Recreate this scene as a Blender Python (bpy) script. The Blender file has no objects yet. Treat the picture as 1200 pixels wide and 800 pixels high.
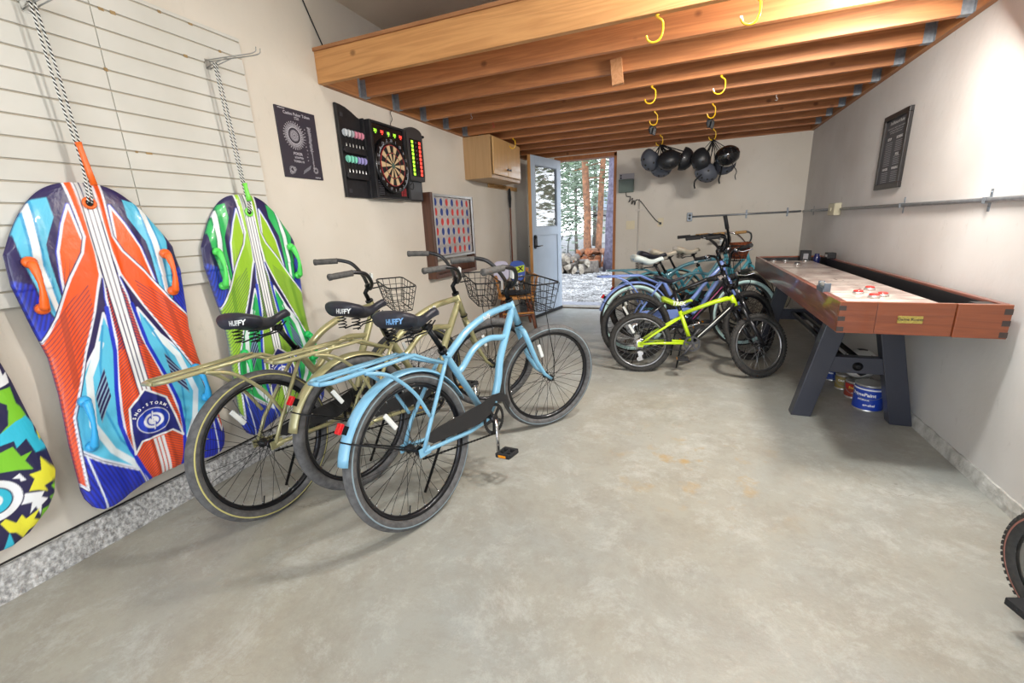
import bpy, bmesh, math, random
import numpy as np
from mathutils import Vector, Matrix, Quaternion
random.seed(7)
SC = bpy.context.scene
COL = SC.collection
R = math.radians
PI = math.pi

# ---------------------------------------------------------------- camera
cam_d = bpy.data.cameras.new('camera')
cam = bpy.data.objects.new('camera', cam_d)
COL.objects.link(cam)
cam_d.sensor_width = 36.0
cam_d.lens = 503.9 / 1200 * 36
cam_d.clip_start = 0.05
cam_d.clip_end = 300
YAW, PITCH, ROLL = .3851, .2591, .0445
_f = Vector((-math.sin(YAW) * math.cos(PITCH), math.cos(YAW) * math.cos(PITCH), -math.sin(PITCH)))
_r = Vector((math.cos(YAW), math.sin(YAW), 0))
_d = _f.cross(_r)
_r2 = _r * math.cos(ROLL) + _d * math.sin(ROLL)
_d2 = -_r * math.sin(ROLL) + _d * math.cos(ROLL)
cam.matrix_world = Matrix(((_r2.x, -_d2.x, -_f.x, 0), (_r2.y, -_d2.y, -_f.y, 0), (_r2.z, -_d2.z, -_f.z, 1.245), (0, 0, 0, 1)))
SC.camera = cam

# ---------------------------------------------------------------- light
SC.view_settings.view_transform = 'Standard'
SC.view_settings.look = 'None'
SC.view_settings.gamma = 1
SC.view_settings.exposure = 0.05
SC.view_settings.use_curve_mapping = False
world = bpy.data.worlds.new('sky')
SC.world = world
world.use_nodes = True
_nt = world.node_tree
_bg = _nt.nodes['Background']
_tc = _nt.nodes.new('ShaderNodeTexCoord')
_sep = _nt.nodes.new('ShaderNodeSeparateXYZ')
_rmp = _nt.nodes.new('ShaderNodeValToRGB')
_rmp.color_ramp.elements[0].position = 0.45
_rmp.color_ramp.elements[0].color = (.90, .95, 1.0, 1)
_rmp.color_ramp.elements[1].position = 1.0
_rmp.color_ramp.elements[1].color = (.72, .82, 1.0, 1)
_mr = _nt.nodes.new('ShaderNodeMapRange')
_mr.inputs['From Min'].default_value = -1
_nt.links.new(_tc.outputs['Generated'], _sep.inputs[0])
_nt.links.new(_sep.outputs['Z'], _mr.inputs['Value'])
_nt.links.new(_mr.outputs[0], _rmp.inputs[0])
_nt.links.new(_rmp.outputs[0], _bg.inputs['Color'])
_bg.inputs['Strength'].default_value = 5.0

def area(name, loc, target, size, energy, color=(1, 1, 1), size_y=None, portal=False):
    l = bpy.data.lights.new(name, 'AREA')
    l.energy = energy
    l.color = color
    l.size = size
    if size_y:
        l.shape = 'RECTANGLE'
        l.size_y = size_y
    o = bpy.data.objects.new(name, l)
    COL.objects.link(o)
    o.location = loc
    o.rotation_euler = (Vector(target) - Vector(loc)).to_track_quat('-Z', 'Y').to_euler()
    if portal:
        l.cycles.is_portal = True
    return o
area('garage_opening_portal', (-.47, -1.95, 1.3), (-.47, 0, 1.3), 3.5, 10, size_y=2.5, portal=True)
area('side_door_portal', (-1.36, 6.62, 1.05), (-1.36, 0, 1.05), .8, 10, size_y=2.1, portal=True)
area('ceiling_lamp', (.30, 2.12, 2.735), (.25, 1.9, 0), .22, 42, (.98, 1.0, .97))
_pl = bpy.data.lights.new('fill_point', 'POINT')  # fill light added near the camera to lift the ceiling and under-loft
_pl.energy = 34
_pl.shadow_soft_size = .22
_pl.color = (.98, 1.0, .98)
_po = bpy.data.objects.new('fill_point', _pl)
COL.objects.link(_po)
_po.location = (-.35, -.1, 2.12)
# unseen fill light added to brighten the under-loft, by the right wall (above the frame)
area('loft_fill_light', (.96, 2.54, 2.13), (.96 - .80, 2.54 + .62, 2.13 - .66), .4, 60, (1.0, .94, .86), size_y=.14)

# ---------------------------------------------------------------- materials
def srgb(c):
    if isinstance(c, str):
        c = [int(c[i:i + 2], 16) / 255 for i in (0, 2, 4)]
    return tuple(((x / 12.92) if x <= .04045 else ((x + .055) / 1.055) ** 2.4) for x in c)

MATS = {}
def mat(name, col, rough=.5, metal=0, var=0, scale=8, bump=0, bscale=None, coat=0, emit=0, alpha=1, trans=0, ior=1.45, col2=None, det=4):
    if name in MATS:
        return MATS[name]
    m = bpy.data.materials.new(name)
    m.use_nodes = True
    n = m.node_tree.nodes
    L = m.node_tree.links
    b = n['Principled BSDF']
    c = srgb(col)
    b.inputs['Base Color'].default_value = (*c, 1)
    b.inputs['Roughness'].default_value = rough
    b.inputs['Metallic'].default_value = metal
    b.inputs['Coat Weight'].default_value = coat
    b.inputs['IOR'].default_value = ior
    if trans:
        b.inputs['Transmission Weight'].default_value = trans
    if emit:
        b.inputs['Emission Color'].default_value = (*c, 1)
        b.inputs['Emission Strength'].default_value = emit
    tc = n.new('ShaderNodeTexCoord')
    nz = n.new('ShaderNodeTexNoise')
    nz.inputs['Scale'].default_value = scale
    nz.inputs['Detail'].default_value = det
    L.new(tc.outputs['Object'], nz.inputs['Vector'])
    mx = n.new('ShaderNodeMix')
    mx.data_type = 'RGBA'
    c2 = srgb(col2) if col2 else tuple(x * (1 - var) for x in c)
    mx.inputs['A'].default_value = (*c, 1)
    mx.inputs['B'].default_value = (*c2, 1)
    rp = n.new('ShaderNodeMapRange')
    rp.inputs['From Min'].default_value = .35
    rp.inputs['From Max'].default_value = .65
    L.new(nz.outputs['Fac'], rp.inputs['Value'])
    L.new(rp.outputs[0], mx.inputs['Factor'])
    L.new(mx.outputs['Result'], b.inputs['Base Color'])
    if bump:
        bp = n.new('ShaderNodeBump')
        bp.inputs['Strength'].default_value = bump
        bp.inputs['Distance'].default_value = .01
        nb = n.new('ShaderNodeTexNoise')
        nb.inputs['Scale'].default_value = bscale or scale * 4
        nb.inputs['Detail'].default_value = 6
        L.new(tc.outputs['Object'], nb.inputs['Vector'])
        L.new(nb.outputs['Fac'], bp.inputs['Height'])
        L.new(bp.outputs[0], b.inputs['Normal'])
    MATS[name] = m
    return m

def attr_mat(name, rough=.5, coat=0, bump=0):
    m = bpy.data.materials.new(name)
    m.use_nodes = True
    n = m.node_tree.nodes
    b = n['Principled BSDF']
    a = n.new('ShaderNodeVertexColor')
    a.layer_name = 'print'
    m.node_tree.links.new(a.outputs['Color'], b.inputs['Base Color'])
    b.inputs['Roughness'].default_value = rough
    b.inputs['Coat Weight'].default_value = coat
    if bump:
        nz = n.new('ShaderNodeTexNoise')
        nz.inputs['Scale'].default_value = 30
        bp = n.new('ShaderNodeBump')
        bp.inputs['Strength'].default_value = bump
        bp.inputs['Distance'].default_value = .01
        m.node_tree.links.new(nz.outputs['Fac'], bp.inputs['Height'])
        m.node_tree.links.new(bp.outputs[0], b.inputs['Normal'])
    return m

def wood(name, base, dark, axis='X', scale=1.0, rough=.6, knots=True, coat=0, per_object=.12):
    """grain runs along axis, knots as rings"""
    m = bpy.data.materials.new(name)
    m.use_nodes = True
    n = m.node_tree.nodes
    L = m.node_tree.links
    b = n['Principled BSDF']
    b.inputs['Roughness'].default_value = rough
    b.inputs['Coat Weight'].default_value = coat
    tc = n.new('ShaderNodeTexCoord')
    oi = n.new('ShaderNodeObjectInfo')
    mp = n.new('ShaderNodeMapping')
    s = {'X': (.35, 6, 6), 'Y': (6, .35, 6), 'Z': (6, 6, .35)}[axis]
    mp.inputs['Scale'].default_value = tuple(v * scale for v in s)
    vm = n.new('ShaderNodeVectorMath')
    vm.operation = 'MULTIPLY_ADD'
    L.new(oi.outputs['Random'], vm.inputs[0])
    vm.inputs[1].default_value = (7, 13, 19)
    L.new(tc.outputs['Object'], vm.inputs[2])
    L.new(vm.outputs[0], mp.inputs['Vector'])
    nz = n.new('ShaderNodeTexNoise')
    nz.inputs['Scale'].default_value = 2.2
    nz.inputs['Detail'].default_value = 5
    nz.inputs['Distortion'].default_value = .6
    L.new(mp.outputs[0], nz.inputs['Vector'])
    wv = n.new('ShaderNodeMath')
    wv.operation = 'MULTIPLY'
    wv.inputs[1].default_value = 14
    L.new(nz.outputs['Fac'], wv.inputs[0])
    fr = n.new('ShaderNodeMath')
    fr.operation = 'PINGPONG'
    fr.inputs[1].default_value = 1
    L.new(wv.outputs[0], fr.inputs[0])
    mx = n.new('ShaderNodeMix')
    mx.data_type = 'RGBA'
    mx.inputs['A'].default_value = (*srgb(base), 1)
    mx.inputs['B'].default_value = (*srgb(dark), 1)
    mu = n.new('ShaderNodeMath')
    mu.operation = 'MULTIPLY'
    mu.inputs[1].default_value = .55
    L.new(fr.outputs[0], mu.inputs[0])
    L.new(mu.outputs[0], mx.inputs['Factor'])
    out = mx.outputs['Result']
    if knots:
        mk = n.new('ShaderNodeMapping')
        sk = {'X': (4, 2.2, 5), 'Y': (2.2, 4, 5), 'Z': (2.2, 5, 4)}[axis]
        mk.inputs['Scale'].default_value = sk
        L.new(vm.outputs[0], mk.inputs['Vector'])
        vo = n.new('ShaderNodeTexVoronoi')
        vo.inputs['Scale'].default_value = 1.0
        L.new(mk.outputs[0], vo.inputs['Vector'])
        kr = n.new('ShaderNodeMapRange')
        kr.inputs['From Min'].default_value = .045
        kr.inputs['From Max'].default_value = .11
        kr.inputs['To Min'].default_value = .75
        kr.inputs['To Max'].default_value = 0
        L.new(vo.outputs['Distance'], kr.inputs['Value'])
        m2 = n.new('ShaderNodeMix')
        m2.data_type = 'RGBA'
        L.new(kr.outputs[0], m2.inputs['Factor'])
        L.new(out, m2.inputs['A'])
        m2.inputs['B'].default_value = (*tuple(x * .45 for x in srgb(dark)), 1)
        out = m2.outputs['Result']
    hs = n.new('ShaderNodeHueSaturation')
    ma = n.new('ShaderNodeMapRange')
    ma.inputs['To Min'].default_value = 1 - per_object
    ma.inputs['To Max'].default_value = 1 + per_object
    L.new(oi.outputs['Random'], ma.inputs['Value'])
    L.new(ma.outputs[0], hs.inputs['Value'])
    L.new(out, hs.inputs['Color'])
    L.new(hs.outputs[0], b.inputs['Base Color'])
    bp = n.new('ShaderNodeBump')
    bp.inputs['Strength'].default_value = .15
    bp.inputs['Distance'].default_value = .003
    L.new(fr.outputs[0], bp.inputs['Height'])
    L.new(bp.outputs[0], b.inputs['Normal'])
    MATS[name] = m
    return m

# ---------------------------------------------------------------- mesh builder
class MB:
    def __init__(self):
        self.v = []
        self.f = []
        self.mi = []
        self.sm = []
        self.cur = 0
        self.T = None
    def av(self, p):
        self.v.append(tuple(self.T(Vector(p)) if self.T else p))
        return len(self.v) - 1
    def af(self, idx, smooth=False):
        self.f.append(tuple(idx))
        self.mi.append(self.cur)
        self.sm.append(smooth)
    def box(self, lo, hi):
        x0, y0, z0 = lo
        x1, y1, z1 = hi
        i = [self.av(p) for p in ((x0, y0, z0), (x1, y0, z0), (x1, y1, z0), (x0, y1, z0), (x0, y0, z1), (x1, y0, z1), (x1, y1, z1), (x0, y1, z1))]
        for q in ((0, 3, 2, 1), (4, 5, 6, 7), (0, 1, 5, 4), (1, 2, 6, 5), (2, 3, 7, 6), (3, 0, 4, 7)):
            self.af([i[k] for k in q])
        return self
    def obox(self, c, X, Y, Z):
        """oriented box: centre and three half vectors"""
        c, X, Y, Z = map(Vector, (c, X, Y, Z))
        i = [self.av(c + sx * X + sy * Y + sz * Z) for sz in (-1, 1) for sx, sy in ((-1, -1), (1, -1), (1, 1), (-1, 1))]
        for q in ((0, 3, 2, 1), (4, 5, 6, 7), (0, 1, 5, 4), (1, 2, 6, 5), (2, 3, 7, 6), (3, 0, 4, 7)):
            self.af([i[k] for k in q])
        return self
    def bar(self, p0, p1, w, h, up=(0, 0, 1)):
        p0, p1 = Vector(p0), Vector(p1)
        d = (p1 - p0)
        a = d.normalized()
        s = a.cross(Vector(up))
        if s.length < 1e-4:
            s = a.cross(Vector((1, 0, 0)))
        s.normalize()
        u = s.cross(a)
        return self.obox((p0 + p1) / 2, d / 2, s * w / 2, u * h / 2)
    def tube(self, pts, r, seg=8, closed=False, caps=True, flat=None):
        pts = [Vector(p) for p in pts]
        n = len(pts)
        rs = r if isinstance(r, (list, tuple)) else [r] * n
        rings = []
        t0 = (pts[1] - pts[0]).normalized()
        ref = Vector((0, 0, 1)) if abs(t0.z) < .9 else Vector((1, 0, 0))
        nv = (ref - t0 * ref.dot(t0)).normalized()
        for k in range(n):
            if closed:
                t = (pts[(k + 1) % n] - pts[k - 1]).normalized()
            elif k == 0:
                t = t0
            elif k == n - 1:
                t = (pts[-1] - pts[-2]).normalized()
            else:
                t = (pts[k + 1] - pts[k - 1]).normalized()
            nv = (nv - t * nv.dot(t))
            if nv.length < 1e-6:
                nv = t.orthogonal()
            nv.normalize()
            bv = t.cross(nv)
            rr = rs[k]
            ring = []
            for j in range(seg):
                a = 2 * PI * j / seg
                kx, ky = (1, 1) if not flat else flat
                ring.append(self.av(pts[k] + nv * math.cos(a) * rr * kx + bv * math.sin(a) * rr * ky))
            rings.append(ring)
        m = n if closed else n - 1
        for k in range(m):
            A, Bq = rings[k], rings[(k + 1) % n]
            for j in range(seg):
                self.af((A[j], A[(j + 1) % seg], Bq[(j + 1) % seg], Bq[j]), True)
        if caps and not closed:
            self.af(rings[0][::-1])
            self.af(rings[-1])
        return self
    def cyl(self, p0, p1, r0, r1=None, seg=16):
        return self.tube([p0, p1], [r0, r1 if r1 is not None else r0], seg)
    def lathe(self, c, axis, prof, seg=24, caps=True):
        """prof: list of (distance along axis, radius)"""
        c = Vector(c)
        a = Vector(axis).normalized()
        u = a.orthogonal().normalized()
        w = a.cross(u)
        rings = []
        for d, r in prof:
            rings.append([self.av(c + a * d + (u * math.cos(2 * PI * j / seg) + w * math.sin(2 * PI * j / seg)) * max(r, 1e-5)) for j in range(seg)])
        for A, Bq in zip(rings, rings[1:]):
            for j in range(seg):
                self.af((A[j], A[(j + 1) % seg], Bq[(j + 1) % seg], Bq[j]), True)
        if caps:
            self.af(rings[0][::-1])
            self.af(rings[-1])
        return self
    def ell(self, c, rx, ry=None, rz=None, seg=16, rings=10, axes=None, t0=0, t1=PI):
        ry = ry or rx
        rz = rz or rx
        c = Vector(c)
        ax = [Vector(a) for a in (axes or ((1, 0, 0), (0, 1, 0), (0, 0, 1)))]
        R_ = []
        for i in range(rings + 1):
            t = t0 + (t1 - t0) * i / rings
            R_.append([self.av(c + ax[0] * rx * math.sin(t) * math.cos(2 * PI * j / seg) + ax[1] * ry * math.sin(t) * math.sin(2 * PI * j / seg) + ax[2] * rz * math.cos(t)) for j in range(seg)])
        for A, Bq in zip(R_, R_[1:]):
            for j in range(seg):
                self.af((A[j], Bq[j], Bq[(j + 1) % seg], A[(j + 1) % seg]), True)
        return self
    def prism(self, poly, fn, d):
        """poly: 2-D list, fn(u,v,w)->3-D point, extruded w from 0..d"""
        n = len(poly)
        a = [self.av(fn(u, v, 0)) for u, v in poly]
        b = [self.av(fn(u, v, d)) for u, v in poly]
        self.af(a[::-1])
        self.af(b)
        for k in range(n):
            self.af((a[k], a[(k + 1) % n], b[(k + 1) % n], b[k]))
        return self
    def mesh(self, name, mats):
        me = bpy.data.meshes.new(name)
        me.from_pydata(self.v, [], self.f)
        if not isinstance(mats, (list, tuple)):
            mats = [mats]
        for m in mats:
            me.materials.append(m)
        me.polygons.foreach_set('material_index', self.mi)
        me.polygons.foreach_set('use_smooth', self.sm)
        bm = bmesh.new()
        bm.from_mesh(me)
        bmesh.ops.recalc_face_normals(bm, faces=bm.faces)
        bm.to_mesh(me)
        bm.free()
        me.update()
        return me

def obj(name, mb, mats, parent=None, origin=None, bevel=0, kind=None, label=None):
    """mesh object; vertices are given in the parent's space (or world when no parent)"""
    if origin is not None:
        o_ = Vector(origin)
        mb.v = [tuple(Vector(p) - o_) for p in mb.v]
    me = mb.mesh(name, mats)
    o = bpy.data.objects.new(name, me)
    COL.objects.link(o)
    if origin is not None:
        o.location = origin
    if parent:
        o.parent = parent
    if bevel:
        b = o.modifiers.new('bevel', 'BEVEL')
        b.width = bevel
        b.segments = 2
        b.limit_method = 'ANGLE'
        b.angle_limit = R(40)
    if kind:
        o['kind'] = kind
    if label:
        o['label'] = label
    return o
def copy_of(o, parent=None, loc=None, rot=None):
    c = o.copy()
    COL.objects.link(c)
    if parent is not None:
        c.parent = parent
    if loc is not None:
        c.location = loc
    if rot is not None:
        c.rotation_euler = rot
    return c
def tag(o, label, cat, group=None):
    o['label'] = label
    o['category'] = cat
    if group:
        o['group'] = group
    return o
def thing(name, label, cat, loc=(0, 0, 0), rot=(0, 0, 0), group=None):
    o = bpy.data.objects.new(name, None)
    o.empty_display_size = .1
    COL.objects.link(o)
    o.location = loc
    o.rotation_euler = rot
    return tag(o, label, cat, group)
def struct(name, mb=None, m=None, bevel=0, origin=None):
    if mb is None:
        o = bpy.data.objects.new(name, None)
        COL.objects.link(o)
    else:
        o = obj(name, mb, m, bevel=bevel, origin=origin)
    o['kind'] = 'structure'
    return o
def copy_tree(o, parent=None):
    c = o.copy()
    COL.objects.link(c)
    if parent is not None:
        c.parent = parent
    for ch in list(o.children):
        copy_tree(ch, c)
    return c
def text_mb(mb, s, size, fn, depth=.0006, bold=0.0, align='CENTER'):
    """flat lettering as thin geometry; fn(u,v,w) -> point"""
    cu = bpy.data.curves.new('t', 'FONT')
    cu.body = s
    cu.size = size
    cu.align_x = align
    cu.align_y = 'CENTER'
    cu.offset = bold
    cu.resolution_u = 2
    o = bpy.data.objects.new('t', cu)
    COL.objects.link(o)
    dg = bpy.context.evaluated_depsgraph_get()
    me = bpy.data.meshes.new_from_object(o.evaluated_get(dg))
    base = len(mb.v)
    for v in me.vertices:
        mb.av(fn(v.co.x, v.co.y, depth))
    for p in me.polygons:
        mb.af([base + k for k in p.vertices])
    bpy.data.objects.remove(o)
    bpy.data.curves.remove(cu)
    bpy.data.meshes.remove(me)
    return mb
def bez(p0, p1, p2, p3, n=10):
    p0, p1, p2, p3 = map(Vector, (p0, p1, p2, p3))
    return [p0 * (1 - t) ** 3 + p1 * 3 * t * (1 - t) ** 2 + p2 * 3 * t * t * (1 - t) + p3 * t ** 3 for t in [i / n for i in range(n + 1)]]
def smooth_path(pts, n=6):
    """Catmull-Rom through pts"""
    P = [Vector(p) for p in pts]
    P = [P[0] * 2 - P[1]] + P + [P[-1] * 2 - P[-2]]
    out = []
    for i in range(1, len(P) - 2):
        for k in range(n):
            t = k / n
            a, b, c, d = P[i - 1], P[i], P[i + 1], P[i + 2]
            out.append(.5 * ((2 * b) + (c - a) * t + (2 * a - 5 * b + 4 * c - d) * t * t + (3 * b - a - 3 * c + d) * t ** 3))
    out.append(P[-2])
    return out
# ================================================================ setting
XL, XR, YB, YN, ZC = -2.262, 1.322, 6.42, -1.9, 2.757

def wall_paint(name, base, tint, smudge=.06, pit=0.0):
    m = mat(name, base, rough=.62, var=0, scale=1.4, bump=.12, bscale=26, col2=tint, det=3)
    n = m.node_tree.nodes
    L = m.node_tree.links
    b = n['Principled BSDF']
    src = b.inputs['Base Color'].links[0].from_socket
    tc = n['Texture Coordinate']
    mp = n.new('ShaderNodeMapping')
    mp.inputs['Scale'].default_value = (1.6, 1.6, .7)
    L.new(tc.outputs['Object'], mp.inputs[0])
    nz = n.new('ShaderNodeTexNoise')
    nz.inputs['Scale'].default_value = 9
    nz.inputs['Detail'].default_value = 9
    nz.inputs['Roughness'].default_value = .75
    L.new(mp.outputs[0], nz.inputs['Vector'])
    mr = n.new('ShaderNodeMapRange')
    mr.inputs['From Min'].default_value = .60
    mr.inputs['From Max'].default_value = .78
    mr.inputs['To Max'].default_value = smudge * 6
    L.new(nz.outputs['Fac'], mr.inputs['Value'])
    mx = n.new('ShaderNodeMix')
    mx.data_type = 'RGBA'
    mx.inputs['B'].default_value = (*srgb('8f8a80'), 1)
    L.new(src, mx.inputs['A'])
    L.new(mr.outputs[0], mx.inputs['Factor'])
    L.new(mx.outputs['Result'], b.inputs['Base Color'])
    return m
M_wall = wall_paint('wall_paint', 'dad3c8', 'd2cabd')
M_wallR = wall_paint('wall_paint_right', 'd3d1cf', 'c6c2bf', smudge=.10)
M_ceil = mat('ceiling_paint', 'e2d4c0', rough=.8, scale=2, col2='d9c9b3', bump=.1, bscale=30)

# concrete floor
def concrete():
    m = bpy.data.materials.new('concrete_floor')
    m.use_nodes = True
    n = m.node_tree.nodes
    L = m.node_tree.links
    b = n['Principled BSDF']
    tc = n.new('ShaderNodeTexCoord')
    def noise(sc, det, rough=.6, dist=0, map_=None):
        x = n.new('ShaderNodeTexNoise')
        x.inputs['Scale'].default_value = sc
        x.inputs['Detail'].default_value = det
        x.inputs['Roughness'].default_value = rough
        x.inputs['Distortion'].default_value = dist
        L.new(map_ or tc.outputs['Object'], x.inputs['Vector'])
        return x.outputs['Fac']
    def ramp(src, a, b_, lo=0, hi=1):
        x = n.new('ShaderNodeMapRange')
        x.inputs['From Min'].default_value = a
        x.inputs['From Max'].default_value = b_
        x.inputs['To Min'].default_value = lo
        x.inputs['To Max'].default_value = hi
        L.new(src, x.inputs['Value'])
        return x.outputs[0]
    def mix(a, col, fac):
        x = n.new('ShaderNodeMix')
        x.data_type = 'RGBA'
        if isinstance(a, str):
            x.inputs['A'].default_value = (*srgb(a), 1)
        else:
            L.new(a, x.inputs['A'])
        x.inputs['B'].default_value = (*srgb(col), 1)
        L.new(fac, x.inputs['Factor'])
        return x.outputs['Result']
    c = mix('989a96', 'a09b8d', ramp(noise(.7, 4, .6, .5), .35, .65))
    c = mix(c, '857e72', ramp(noise(2.3, 9, .82, .2), .46, .72, 0, .75))
    c = mix(c, 'bdbdb8', ramp(noise(3.3, 9, .85, .25), .50, .70, 0, .7))
    c = mix(c, '8a8278', ramp(noise(22, 9, .85), .52, .72, 0, .45))
    # hairline cracks
    vc = n.new('ShaderNodeTexVoronoi')
    vc.feature = 'DISTANCE_TO_EDGE'
    vc.inputs['Scale'].default_value = 1.1
    nw = n.new('ShaderNodeTexNoise')
    nw.inputs['Scale'].default_value = 5
    nw.inputs['Detail'].default_value = 8
    L.new(tc.outputs['Object'], nw.inputs['Vector'])
    vw = n.new('ShaderNodeVectorMath')
    vw.operation = 'MULTIPLY_ADD'
    vw.inputs[1].default_value = (.45, .45, .45)
    L.new(nw.outputs['Color'], vw.inputs[0])
    L.new(tc.outputs['Object'], vw.inputs[2])
    L.new(vw.outputs[0], vc.inputs['Vector'])
    ck = n.new('ShaderNodeMath')
    ck.operation = 'MULTIPLY'
    L.new(ramp(vc.outputs['Distance'], .0, .0035, 1, 0), ck.inputs[0])
    L.new(ramp(noise(1.4, 3), .50, .62, 0, .55), ck.inputs[1])
    c = mix(c, '6f675c', ck.outputs[0])
    # a few rust stains and dark spots
    vo = n.new('ShaderNodeTexVoronoi')
    vo.inputs['Scale'].default_value = 2.7
    L.new(tc.outputs['Object'], vo.inputs['Vector'])
    c = mix(c, '6a6155', ramp(vo.outputs['Distance'], .012, .035, .6, 0))
    nd = n.new('ShaderNodeVectorMath')
    nd.operation = 'DISTANCE'
    mp2 = n.new('ShaderNodeMapping')
    mp2.inputs['Scale'].default_value = (1, 1, 0)
    L.new(tc.outputs['Object'], mp2.inputs[0])
    L.new(mp2.outputs[0], nd.inputs[0])
    nd.inputs[1].default_value = (.12, 2.2, 0)
    rs = n.new('ShaderNodeMath')
    rs.operation = 'MULTIPLY'
    L.new(ramp(nd.outputs['Value'], .1, .6, 1, 0), rs.inputs[0])
    L.new(ramp(noise(7, 4), .56, .68, 0, .7), rs.inputs[1])
    c = mix(c, 'a98a55', rs.outputs[0])
    L.new(c, b.inputs['Base Color'])
    L.new(ramp(noise(3, 5), .3, .7, .30, .52), b.inputs['Roughness'])
    b.inputs['Specular IOR Level'].default_value = .45
    bp = n.new('ShaderNodeBump')
    bp.inputs['Strength'].default_value = .14
    bp.inputs['Distance'].default_value = .01
    L.new(noise(24, 8, .7), bp.inputs['Height'])
    L.new(bp.outputs[0], b.inputs['Normal'])
    return m
M_floor = concrete()
M_kerb = mat('rough_concrete', 'd2d0cd', rough=.9, scale=55, col2='8b8987', bump=1.0, bscale=70, det=8)
M_kerb2 = mat('rough_concrete_right', 'c6c5c1', rough=.9, scale=22, col2='a3a19c', bump=.6, bscale=60, det=8)
M_sill = mat('door_sill_metal', '8b8375', rough=.5, metal=.4, var=.3, scale=20)
M_dark = mat('dark_gap', '2b2825', rough=.9)

mb = MB().box((XL, YN, -.12), (XR, YB + .16, 0))
struct('floor', mb, M_floor)
struct('wall_left', MB().box((XL - .12, YN, -.12), (XL, YB + .14, 2.9)), M_wall)
struct('wall_right', MB().box((XR, YN, -.12), (XR + .12, YB + .14, 2.9)), M_wallR)
DX0, DX1, DZ = -1.80, -.955, 2.15
mb = MB()
mb.box((XL, YB, 0), (DX0, YB + .14, 2.9))
mb.box((DX1, YB, 0), (XR, YB + .14, 2.9))
mb.box((DX0, YB, DZ), (DX1, YB + .14, 2.9))
struct('wall_back', mb, M_wall)
struct('ceiling', MB().box((XL - .1, YN, ZC), (XR + .1, YB + .2, ZC + .15)), M_ceil)
# garage front wall around the wide opening behind the camera
mb = MB()
mb.box((XL - .12, YN - .12, 2.45), (XR + .12, YN, 2.9))
mb.box((XL - .12, YN - .12, -.12), (XL + .1, YN, 2.45))
mb.box((XR - .1, YN - .12, -.12), (XR + .12, YN, 2.45))
struct('wall_front', mb, M_wall)

# concrete kerbs (footings) with an uneven top edge
def kerb(name, x_wall, x_face, h, m, slope):
    mb = MB()
    rnd = random.Random(3)
    N = 150
    prev = None
    for k in range(N + 1):
        y = YN + (YB - YN) * k / N
        j = rnd.uniform(-.004, .003)
        jf = rnd.uniform(-.003, .003)
        row = [mb.av((x_face, y, 0)), mb.av((x_face + slope * .3 + jf, y, h * .5)), mb.av((x_face + slope + jf, y, h + j)), mb.av((x_wall, y, h + j))]
        if prev:
            for a in range(3):
                mb.af((prev[a], prev[a + 1], row[a + 1], row[a]))
        prev = row
    return struct(name, mb, m)
kerb('baseboard_left', XL, XL + .028, .132, M_kerb, -.010)
kerb('baseboard_right', XR, XR - .016, .070, M_kerb2, .008)
# dark joint line above the left kerb
struct('trim_1', MB().box((XL, YN, .134), (XL + .004, YB, .141)), M_dark)

# door frame, sill, header
M_jamb = wood('jamb_wood', 'a8662f', '7d4522', 'Z', rough=.5)
mb = MB()
mb.box((DX1 - .02, YB - .012, 0), (DX1 + .018, YB + .16, DZ + .02))
mb.box((DX0 - .02, YB - .004, 0), (DX0 + .02, YB + .16, DZ + .02))
mb.box((DX0 - .02, YB - .012, DZ - .02), (DX1 + .018, YB + .16, DZ + .03))
struct('trim_2', mb, M_jamb, bevel=.002)
struct('trim_3', MB().box((DX0 + .02, YB - .01, 0), (DX1 - .02, YB + .17, .022)), M_sill, bevel=.004)

# ---------------------------------------------------------------- loft
M_joist = wood('fir_joist', 'b87a4b', '8a5231', 'X', rough=.55)
M_beam = wood('fir_beam', 'c68f57', 'a36c3a', 'X', rough=.5)
M_ledger = wood('fir_ledger', 'b37a49', '865534', 'Y', rough=.55)
M_ply = wood('loft_plywood', 'a8744a', '875633', 'X', rough=.7)
M_galv = mat('galvanised', '8f969e', rough=.45, metal=.35, var=.3, scale=40)
LZ = 2.19
loft = struct('loft')
loft['label'] = 'timber storage loft of orange fir joists across the garage'
obj('rim_beam', MB().box((XL, 2.45, LZ), (XR, 2.49, LZ + .184)), M_beam, loft, bevel=.003, origin=(XL, 2.45, LZ))
obj('deck_panel', MB().box((XL, 2.44, LZ + .184), (XR, YB, LZ + .203)), M_ply, loft, origin=(XL, 2.44, LZ + .184))
for x0, x1 in ((XL, XL + .038), (XR - .038, XR)):
    obj('ledger', MB().box((x0, 2.49, LZ - .002), (x1, YB, LZ + .184)), M_ledger, loft, bevel=.002, origin=(x0, 2.49, LZ))
obj('ledger', MB().box((XL + .038, YB - .038, LZ), (XR - .038, YB, LZ + .184)), M_joist, loft, bevel=.002, origin=(XL, YB - .04, LZ))
j0 = None
h0 = [None, None]
def hanger_mb(s):
    """joist hanger: U-shaped strap, local origin at joist bottom centre on the ledger; s=+1 opens to +X"""
    mb = MB()
    L_ = .05
    for sy in (-1, 1):
        y = sy * .0205
        mb.box((min(0, s * L_), min(y, y + sy * .0015), 0), (max(0, s * L_), max(y, y + sy * .0015), .11))
        mb.box((min(0, s * .002), min(y, y + sy * .022), -.002), (max(0, s * .002), max(y, y + sy * .022), .13))
        for z in (.03, .075, .11):
            mb.lathe((s * .002, y + sy * .012, z), (s, 0, 0), [(0, .004), (.003, .003)], 6)
    mb.box((min(0, s * L_), -.022, -.002), (max(0, s * L_), .022, 0))
    return mb
NJ = 10
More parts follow.
